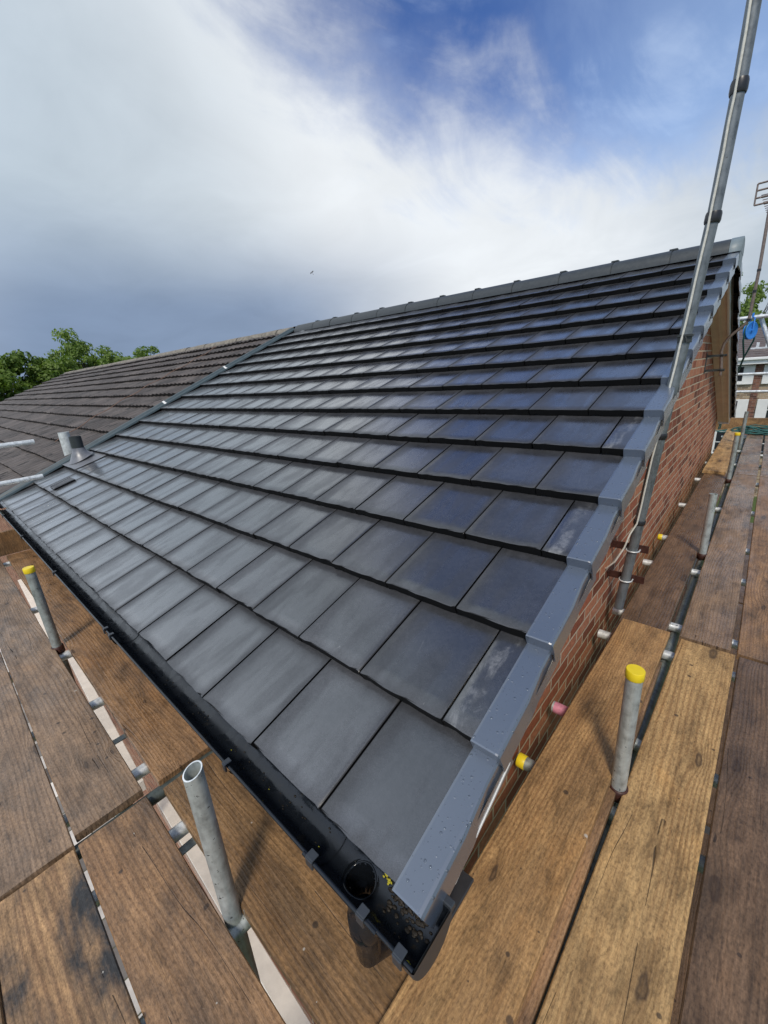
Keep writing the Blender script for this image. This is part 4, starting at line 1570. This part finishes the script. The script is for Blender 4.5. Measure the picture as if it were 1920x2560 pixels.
    scaffold_tube('hoist_tube', (-.13, 7.0, 1.365), (1.6, 7.0, 1.40), GALV_BRIGHT, 'short horizontal tube holding the blue pulley wheel', 'pulley support tubes')
    scaffold_tube('hoist_tube', (.115, 7.06, 1.40), (.86, 7.06, DECK - .01), GALV_BRIGHT, 'slanting brace tube right of the blue pulley wheel', 'pulley support tubes')
    scaffold_tube('lower_board_tube', (-.1, 4.2, -2.46), (1.4, 4.2, -2.46), GALV_DULL, 'tube of the lower lift seen through the gap', 'lower lift tubes')


tubes()
board((.02, 1.2), 3.9, 'y', .22, WOOD['brown'], 'board of the lower lift seen down the dark gap, near length', 71, -2.43, group='lower lift boards')
board((.26, -1.0), 3.9, 'y', .22, WOOD['dark'], 'dark board of the lower lift below the honey board', 73, -2.43, group='lower lift boards')
board((.50, -1.2), 3.9, 'y', .22, WOOD['dark'], 'dark board of the lower lift below the dark chocolate board', 74, -2.43, group='lower lift boards')
board((.50, 2.8), 3.9, 'y', .22, WOOD['dark'], 'dark board of the lower lift below the reddish board', 75, -2.43, group='lower lift boards')
board((.26, 2.95), 3.9, 'y', .22, WOOD['dark'], 'dark board of the lower lift below the purplish-brown board', 76, -2.43, group='lower lift boards')
board((.26, 6.9), 3.9, 'y', .22, WOOD['dark'], 'dark board of the lower lift below the grey-brown far board', 77, -2.43, group='lower lift boards')
board((.50, 6.75), 3.9, 'y', .22, WOOD['dark'], 'dark board of the lower lift near the far guard rails', 78, -2.43, group='lower lift boards')
board((.02, 5.15), 3.9, 'y', .22, WOOD['orange'], 'board of the lower lift seen down the dark gap, far length', 72, -2.43, group='lower lift boards')

# ------------------------------------------------------------------ aerial mast on the gable


def mast():
    pts = [Vector(p) for p in ((-.118, 2.1, -.432), (-.069, 2.1, .125), (-.029, 2.1, .591), (.013, 2.1, 1.057), (.049, 2.1, 1.515), (.067, 2.1, 1.945), (.073, 2.1, 2.30), (.078, 2.1, 3.1))]
    root = thing('aerial_mast', pts[0], 'tall grey metal mast with white cable taped along it, on the brick gable', 'mast')
    mb = MB()
    mb.tube(pts[:4], .0252, 24, rin=.022)
    mb.tube(pts[3:], .0238, 24, rin=.021)
    mb.build('pole', ALU, root)
    tocam = Vector((.36, -.93, 0)).normalized()
    side = Vector((-.25, -.97, 0)).normalized()

    def at(z):
        for p, q in zip(pts[:-1], pts[1:]):
            if p.z <= z <= q.z:
                return p.lerp(q, (z - p.z) / (q.z - p.z))
        return pts[-1]
    mb = MB()
    cp = [Vector((-.215, 2.06, -.19)), Vector((-.19, 2.04, -.165)), Vector((-.15, 2.03, -.11)), Vector((-.115, 2.04, -.02)), Vector((-.098, 2.05, .06))]
    z = .12
    rng = random.Random(6)
    while z < 3.05:
        cp.append(at(z) + side * .0285 + Vector((rng.uniform(-.002, .002), 0, 0)))
        z += .09
    mb.tube(cp, .0048, 8)
    mb.build('cable', CABLE_W, root)
    for i, (z, hh) in enumerate(((.12, .026), (.591, .030), (1.515, .042), (1.945, .046))):
        p = at(z)
        mb = MB()
        d = (at(z + .05) - at(z - .05)).normalized()
        mb.tube([p - d * hh / 2, p - d * hh * .3, p + d * hh * .3, p + d * hh / 2], [.0275, .0300, .0296, .0272], 18, cap=True)
        mb.box(p + side * .018 + Vector((-.010, -.012, -hh / 2)), p + side * .018 + Vector((.010, .012, hh / 2)), .004)
        mb.build('tape_band', BLACKTAPE, root)
    p = pts[3]
    mb = MB()
    mb.tube([p - Vector((0, 0, .032)), p + Vector((0, 0, .004))], .0285, 20)
    mb.box(p + Vector((-.031, -.031, -.004)), p + Vector((.031, .031, .003)), .008)
    mb.tube([p + side * .02 + Vector((.01, -.012, 0)), p + side * .02 + Vector((.016, -.014, -.025))], .003, 6)
    mb.build('sleeve_joint', DARKMETAL, root)
    for z in (-.045, -.235):
        p = at(z)
        mb = MB()
        mb.box((WALL_X + .001, 2.125, z - .022), (-.012, 2.131, z + .022), .001)
        mb.box((WALL_X + .001, 2.105, z - .022), (WALL_X + .006, 2.215, z + .022), .001)
        br = mb.build('wall_bracket', RUST, root)
        WORLD_LOC[br.name] = Vector(root.location)
        mb = MB()
        u = []
        for k in range(13):
            t = math.pi * k / 12
            u.append(Vector((p.x - .032 * math.cos(t), 2.1 - .032 * math.sin(t) , p.z - .006)))
        u = [Vector((p.x - .032, 2.14, p.z - .006))] + u + [Vector((p.x + .032, 2.14, p.z - .006))]
        mb.tube(u, .0042, 8)
        mb.build('u_bolt', GALV_BRIGHT, br)


mast()


def tv_aerial():
    y = 5.4
    root = thing('television_aerial', (WALL_X, y, .78), 'television aerial on a cranked rusty pole bracketed to the gable beyond the mast', 'aerial')
    P_ = [(-.06, y, .745), (-.06, y, .80), (-.084, y, .985), (-.072, y, 1.06), (-.035, y, 1.125), (.0, y, 1.16), (.075, y, 1.235), (.090, y, 1.29), (.092, y, 1.5), (.094, y, 1.74), (.086, y, 2.15), (.082, y, 2.55)]
    mb = MB()
    mb.tube(P_, .0135, 14)
    mb.build('pole', AERIAL, root)
    mb = MB()
    for z in (.80, .945):
        mb.box((WALL_X, y - .015, z - .012), (-.03, y - .010, z + .012), .001)
        mb.tube([(-.085, y + .018, z), (-.085, y - .02, z), (-.035, y - .02, z), (-.035, y + .018, z)], .004, 6)
    mb.box((WALL_X + .0005, y - .06, .77), (WALL_X + .006, y + .012, .975), .001)
    mb.build('wall_bracket', DARKMETAL, root)
    mb = MB()
    for p, q in (((.0905, y, 1.505), (.0905, y, 1.53)), ((.0935, y, 1.69), (.0935, y, 1.71)), ((.084, y, 1.25), (.088, y, 1.275))):
        mb.tube([p, q], .0165, 12)
    mb.build('tape_band', BLACKTAPE, root)
    # head: reflector frame, boom and cross rods, pointing away over the gardens
    mb = MB()
    zc = 2.345
    for dz in (-.085, -.03, .03, .085):
        mb.tube([(-.032, y, zc + dz), (.22, y, zc + dz)], .008, 8)
    for x in (-.032, .094, .22):
        mb.tube([(x, y, zc - .085), (x, y, zc + .085)], .007, 8)
    mb.build('reflector', AERIAL, root)
    mb = MB()
    mb.tube([(.094, y - .03, zc), (.094, y + .85, zc + .01)], .0095, 10)
    for i in range(9):
        yy = y + .12 + i * .09
        mb.tube([(.0 + i * .003, yy, zc + .012), (.188 - i * .003, yy, zc + .012)], .004, 6)
    mb.build('boom', AERIAL, root)


tv_aerial()


def gin_wheel():
    c = Vector((.055, 6.98, 1.215))
    root = thing('gin_wheel', c, 'bright blue pulley wheel hanging from a scaffold tube', 'pulley')
    ax = Vector((.86, -.51, 0)).normalized()
    e1 = Vector((0, 0, 1))
    e2 = ax.cross(e1)
    n = 36
    mb = MB()
    prof = [(.118, -.020), (.124, -.018), (.124, -.014), (.106, -.003), (.106, .003), (.124, .014), (.124, .018), (.118, .020), (.098, .012), (.040, .006), (.020, .016), (0, .016)]
    prof = [(0, -.016), (.020, -.016), (.040, -.006), (.098, -.012)] + prof
    verts, faces = [], []
    m = len(prof)
    for k in range(n):
        t = 2 * math.pi * k / n
        for r, h in prof:
            verts.append(c + (e1 * math.cos(t) + e2 * math.sin(t)) * max(r, .0005) * .86 + ax * h)
    for k in range(n):
        k2 = (k + 1) % n
        for i in range(m - 1):
            faces.append((k * m + i, k * m + i + 1, k2 * m + i + 1, k2 * m + i))
    mb.add(verts, faces, 0, True)
    mb.build('wheel', BLUE, root)
    mb = MB()
    for s in (-1, 1):
        o = c + ax * .026 * s
        mb.tube([o, o + e1 * .145, c + e1 * .165], .008, 8)
    mb.tube([c - ax * .03, c + ax * .03], .013, 10)
    mb.tube([c + e1 * .155, c + e1 * .205], .011, 8)
    mb.build('swivel_frame', BLUE, root)
    # rope over the wheel
    pts = []
    for k in range(17):
        t = math.radians(-100 + 200 * k / 16)
        pts.append(c + (e1 * math.cos(t) + e2 * math.sin(t)) * .097)
    a, b_ = pts[0], pts[-1]
    down1 = [a + Vector((.0, .02, -.10)), Vector((.022, 7.4, .88)), Vector((-.06, 8.4, .66)), Vector((-.12, 9.1, .50)), Vector((-.20, 9.6, .1)), Vector((-.24, 9.75, DECK + .03))]
    down2 = [b_ + Vector((-.0, .02, -.10)), Vector((.027, 7.38, .88)), Vector((-.052, 8.4, .665)), Vector((-.115, 9.15, .50)), Vector((-.19, 9.65, .1)), Vector((-.22, 9.8, DECK + .03))]
    mb = MB()
    mb.tube(down1[::-1] + pts + down2, .010, 8)
    o = mb.build('hoist_rope', ROPE_G, loc=c)
    tag(o, 'green rope hanging down in two strands from the blue pulley wheel', 'rope')


gin_wheel()


def rope_coil():
    rng = random.Random(17)
    mb = MB()
    cx, cy = .34, 9.55
    pts = []
    for i in range(420):
        t = i / 420
        a = t * 2 * math.pi * 11 + .5 * math.sin(t * 23)
        r = .22 + .10 * math.sin(t * 37) + .07 * math.sin(t * 83 + 1)
        ox = .10 * math.sin(t * 19)
        oy = .05 * math.cos(t * 29)
        z = DECK + .012 + .13 * t * (1 - .75 * abs(math.sin(t * 61))) + .02 * math.sin(a * 2.3)
        pts.append(Vector((cx + ox + r * 1.35 * math.cos(a), cy + oy + r * .75 * math.sin(a), max(z, DECK + .012))))
    tail = [Vector((-.28 + .09 * k, 9.62 + .03 * math.sin(k * 1.3), DECK + .016)) for k in range(7)]
    mb.tube(tail + pts, .0095, 7)
    o = mb.build('rope_coil', ROPE_G, loc=(cx, cy, DECK))
    tag(o, 'tangled heap of green rope on the boards before the far toe board', 'rope')


rope_coil()

# ------------------------------------------------------------------ house across the gardens


def far_house():
    Y = 24.0
    hs = thing('distant_house', (1.5, 27, GROUND), 'buff brick house with brown roof and white window panels beyond the guard rails', 'house')
    x0, x1 = -5.2, 9.0
    zt = .60
    mb = MB()
    mb.box((x0, Y, GROUND), (x1, Y + 7, zt))
    mb.build('wall', BUFF, hs)
    mb = MB()
    rng = random.Random(2)
    nrow = 16
    for k in range(nrow):
        ya, yb = Y - .45 + k * 4.0 / nrow, Y - .45 + (k + 1) * 4.0 / nrow + .03
        za, zb = zt + .10 + k * 1.32 / nrow, zt + .10 + (k + 1) * 1.32 / nrow - .02
        mb.add([(x0 - .3, ya, za), (x1 + .3, ya, za), (x1 + .3, yb, zb), (x0 - .3, yb, zb), (x0 - .3, ya, za - .05), (x1 + .3, ya, za - .05)],
               [(0, 1, 2, 3), (4, 5, 1, 0)], 0, False, rng.random())
    mb.add([(x0 - .3, Y + 3.55, zt + 1.42), (x1 + .3, Y + 3.55, zt + 1.42), (x1 + .3, Y + 7.4, zt + .1), (x0 - .3, Y + 7.4, zt + .1)], [(0, 1, 2, 3)], 0, False, .5)
    for xe in (x0, x1):
        mb.add([(xe, Y, zt), (xe, Y + 7, zt), (xe, Y + 3.5, zt + 1.38)], [(0, 1, 2)], 0, False, .3)
    rf = mb.build('roof', simple('distant_roof_tile', (.13, .105, .098), .6, 0, .4, .3, 3), hs)
    WORLD_LOC[rf.name] = Vector(hs.location)
    mb = MB()
    mb.box((-.50, Y + .55, zt + .42), (.9, Y + .62, zt + .50), .01)
    for x in (-.28, .02, .32, .62):
        mb.box((x - .05, Y + .58, zt + .42), (x + .05, Y + .68, zt + .70), .01)
    mb.build('roof_fitting', GALV_BRIGHT, rf)
    mb = MB()
    mb.box((x0 - .2, Y - .50, zt + .0), (x1 + .2, Y - .40, zt + .11), .02)
    mb.box((x0 - .2, Y - .40, zt - .16), (x1 + .2, Y - .36, zt + .06))
    mb.build('gutter', WHITE_PVC, hs)
    # brick piers between window bays, white panels with windows
    mb = MB()
    for x in (-2.3, -.06, 2.2, 4.4, 6.6):
        mb.box((x - .115, Y - .03, GROUND), (x + .115, Y + .02, zt - .001))
    mb.build('pier', REDX, hs)
    GL = simple('dark_window_glass', (.02, .025, .03), .08, 0, .8, .2, 2)
    for (za, zb) in ((-.34, .40), (-1.9, -1.02), (-3.4, -2.4)):
        for i, x in enumerate((-3.9, -1.18, 1.08, 3.3, 5.5)):
            mb = MB()
            w2 = .99
            mb.box((x - w2, Y - .05, za), (x + w2, Y + .01, zb), .01)
            mb.box((x - w2, Y - .09, za - .05), (x + w2, Y + .0, za - .002), .008)
            wi = mb.build('window', simple('white_window_panel', (.72, .72, .70), .5, 0, .4, .06, 4) if i == 0 and za > -1 else bpy.data.materials['white_window_panel'], hs)
            mb = MB()
            for a, b_ in ((x + .10, x + .62), (x - .62, x - .10)):
                mb.box((a, Y - .056, za + .10), (b_, Y - .051, (za + zb) / 2 - .02))
                mb.box((a, Y - .056, (za + zb) / 2 + .02), (b_, Y - .051, zb - .06))
            mb.build('pane', GL, wi)


far_house()

# ------------------------------------------------------------------ trees


def leaf_material(name, a, b_):
    m, t, b = material(name)
    tint = t.new('ShaderNodeAttribute', attribute_name='tint').outputs['Fac']
    c = t.mix(tint, a, b_)
    t.put(b.inputs['Base Color'], c)
    b.inputs['Roughness'].default_value = .55
    b.inputs['Specular IOR Level'].default_value = .35
    tr = t.new('ShaderNodeBsdfTranslucent')
    t.put(tr.inputs['Color'], t.mix(1.0, c, (1.3, 1.5, .7), 'MULTIPLY'))
    ms = t.new('ShaderNodeMixShader')
    ms.inputs[0].default_value = .35
    t.l.new(b.outputs[0], ms.inputs[1])
    t.l.new(tr.outputs[0], ms.inputs[2])
    t.l.new(ms.outputs[0], m.node_tree.nodes['Material Output'].inputs['Surface'])
    return m


LEAF_DARK = leaf_material('dark_green_leaves', (.065, .115, .018), (.165, .24, .040))
LEAF_MID = leaf_material('fresh_green_leaves', (.10, .165, .030), (.22, .30, .07))
BARK = simple('grey_brown_bark', (.09, .07, .055), .9, 0, .2, .3, 6)


def tree(loc, height, crown_lo, rx, ry, leaf_mat, label, seed, clumps=46, per=85, leaf=.17, gap=.0, group='trees beyond the old roof'):
    rng = random.Random(seed)
    root = thing('broadleaf_tree', loc, label, 'tree', group)
    base = Vector(loc)
    mb = MB()
    lean = Vector((rng.uniform(-.3, .3), rng.uniform(-.3, .3), 0))
    top = base + Vector((0, 0, height * .82)) + lean
    mid = base + Vector((0, 0, height * .4)) + lean * .4
    mb.tube([base, base.lerp(mid, .5), mid, mid.lerp(top, .5), top], [.26, .22, .17, .10, .03], 9)
    cz = (crown_lo + height) / 2
    rz = (height - crown_lo) / 2
    cl = []
    tries = 0
    while len(cl) < clumps and tries < 5000:
        tries += 1
        d = Vector((rng.gauss(0, 1), rng.gauss(0, 1), rng.gauss(0, 1))).normalized()
        k = rng.uniform(.12, 1.0) ** .5
        lump = 1 + .28 * mnoise.noise(d * 1.7 + Vector((seed, 0, 0)))
        p = base + Vector((d.x * rx * k * lump, d.y * ry * k * lump, cz + d.z * rz * k * lump))
        cl.append((p, rng.uniform(.42, .85) * (.75 + .35 * rng.random())))
    for p, s in cl:
        t = max(.25, min(.95, (p.z - base.z) / height - .22))
        st = base.lerp(mid, min(1, t / .5)) if t < .5 else mid.lerp(top, (t - .5) / .5)
        m_ = st.lerp(p, .55) + Vector((rng.uniform(-.2, .2), rng.uniform(-.2, .2), rng.uniform(-.1, .25)))
        mb.tube([st, m_, p], [.055, .032, .008], 5, cap=False)
    mb.build('trunk', BARK, root)
    mb = MB()
    for p, s in cl:
        tone = rng.uniform(0, .45)
        for _ in range(int(per * (s / .6) ** 1.5)):
            d = Vector((rng.gauss(0, 1), rng.gauss(0, 1), rng.gauss(0, 1)))
            d = d.normalized() * (rng.random() ** .45) * s
            d.z *= .72
            q = p + d
            n = (d.normalized() + Vector((rng.gauss(0, .6), rng.gauss(0, .6), rng.gauss(0, .6) + .5))).normalized()
            a = n.orthogonal().normalized()
            a = Quaternion(n, rng.uniform(0, 6.28)) @ a
            b_ = n.cross(a)
            l = leaf * rng.uniform(.6, 1.25)
            w_ = l * rng.uniform(.45, .7)
            tip = q + a * l * .5 - Vector((0, 0, .15 * l))
            mb.add([q - a * l * .5, q + b_ * w_ * .5, tip, q - b_ * w_ * .5], [(0, 1, 2, 3)], 0, False, min(1, max(0, tone + rng.uniform(0, .55))))
    mb.build('crown', leaf_mat, root, attr='tint')


tree((-36.5, 4.0, GROUND), 9.5, 2.4, 3.0, 2.9, LEAF_DARK, 'dense dark green tree at the left edge beyond the old roof', 31, 150, 210, .27)
tree((-37.5, 9.5, GROUND), 10.5, 3.8, 3.0, 3.2, LEAF_MID, 'tall fresh green tree with airy crown above the old ridge', 32, 130, 150, .25)
tree((-40.5, 14.4, GROUND), 10.0, 4.4, 1.8, 1.7, LEAF_MID, 'small thin tree top peeping over the old ridge, rightmost of the three', 33, 50, 120, .25)
tree((-1.6, 42, GROUND), 11.4, 3.6, 2.6, 2.6, LEAF_MID, 'light green tree behind the distant house, beside the gable end', 35, 80, 130, .25, group='trees behind the distant house')
tree((2.6, 43, GROUND), 10.9, 3.2, 2.8, 2.6, LEAF_MID, 'light green tree behind the distant house, right of the aerial pole', 36, 70, 120, .25, group='trees behind the distant house')


tree((-36.0, 6.6, GROUND), 9.0, 2.2, 2.4, 2.0, LEAF_DARK, 'low dark green tree filling between the two taller trees at left', 38, 90, 170, .26)


def bird():
    c = Vector((-45.2, 38.4, 14.1))
    mb = MB()
    f = Vector((-.6, -.2, .77)).normalized()
    s = f.cross(Vector((.64, -.70, .2))).normalized()
    u = s.cross(f)
    mb.tube([c - f * .13, c - f * .08, c, c + f * .08, c + f * .11, c + f * .14], [.01, .03, .04, .03, .02, .005], 10)
    for sg in (-1, 1):
        r0, r1, r2 = c + s * sg * .05, c + s * sg * .16 + u * .07, c + s * sg * .31 + u * .03
        w0, w1 = f * .09, f * .06
        verts = [r0 + w0, r0 - w0, r1 + w1 + f * .03, r1 - w1, r2 - f * .05]
        verts += [v - u * .012 for v in verts]
        mb.add(verts, [(0, 2, 3, 1), (2, 4, 3), (5, 6, 8, 7), (7, 8, 9), (0, 1, 6, 5), (0, 5, 7, 2), (2, 7, 9, 4), (3, 4, 9, 8), (1, 3, 8, 6)], 0, False)
    mb.add([c - f * .20 + s * .015, c - f * .20 - s * .015, c - f * .32 - s * .06, c - f * .32 + s * .06], [(0, 1, 2, 3)], 0)
    o = mb.build('bird', simple('grey_bird_feathers', (.12, .12, .13), .7), loc=c)
    tag(o, 'small dark bird in flight below the clouds', 'bird')


bird()
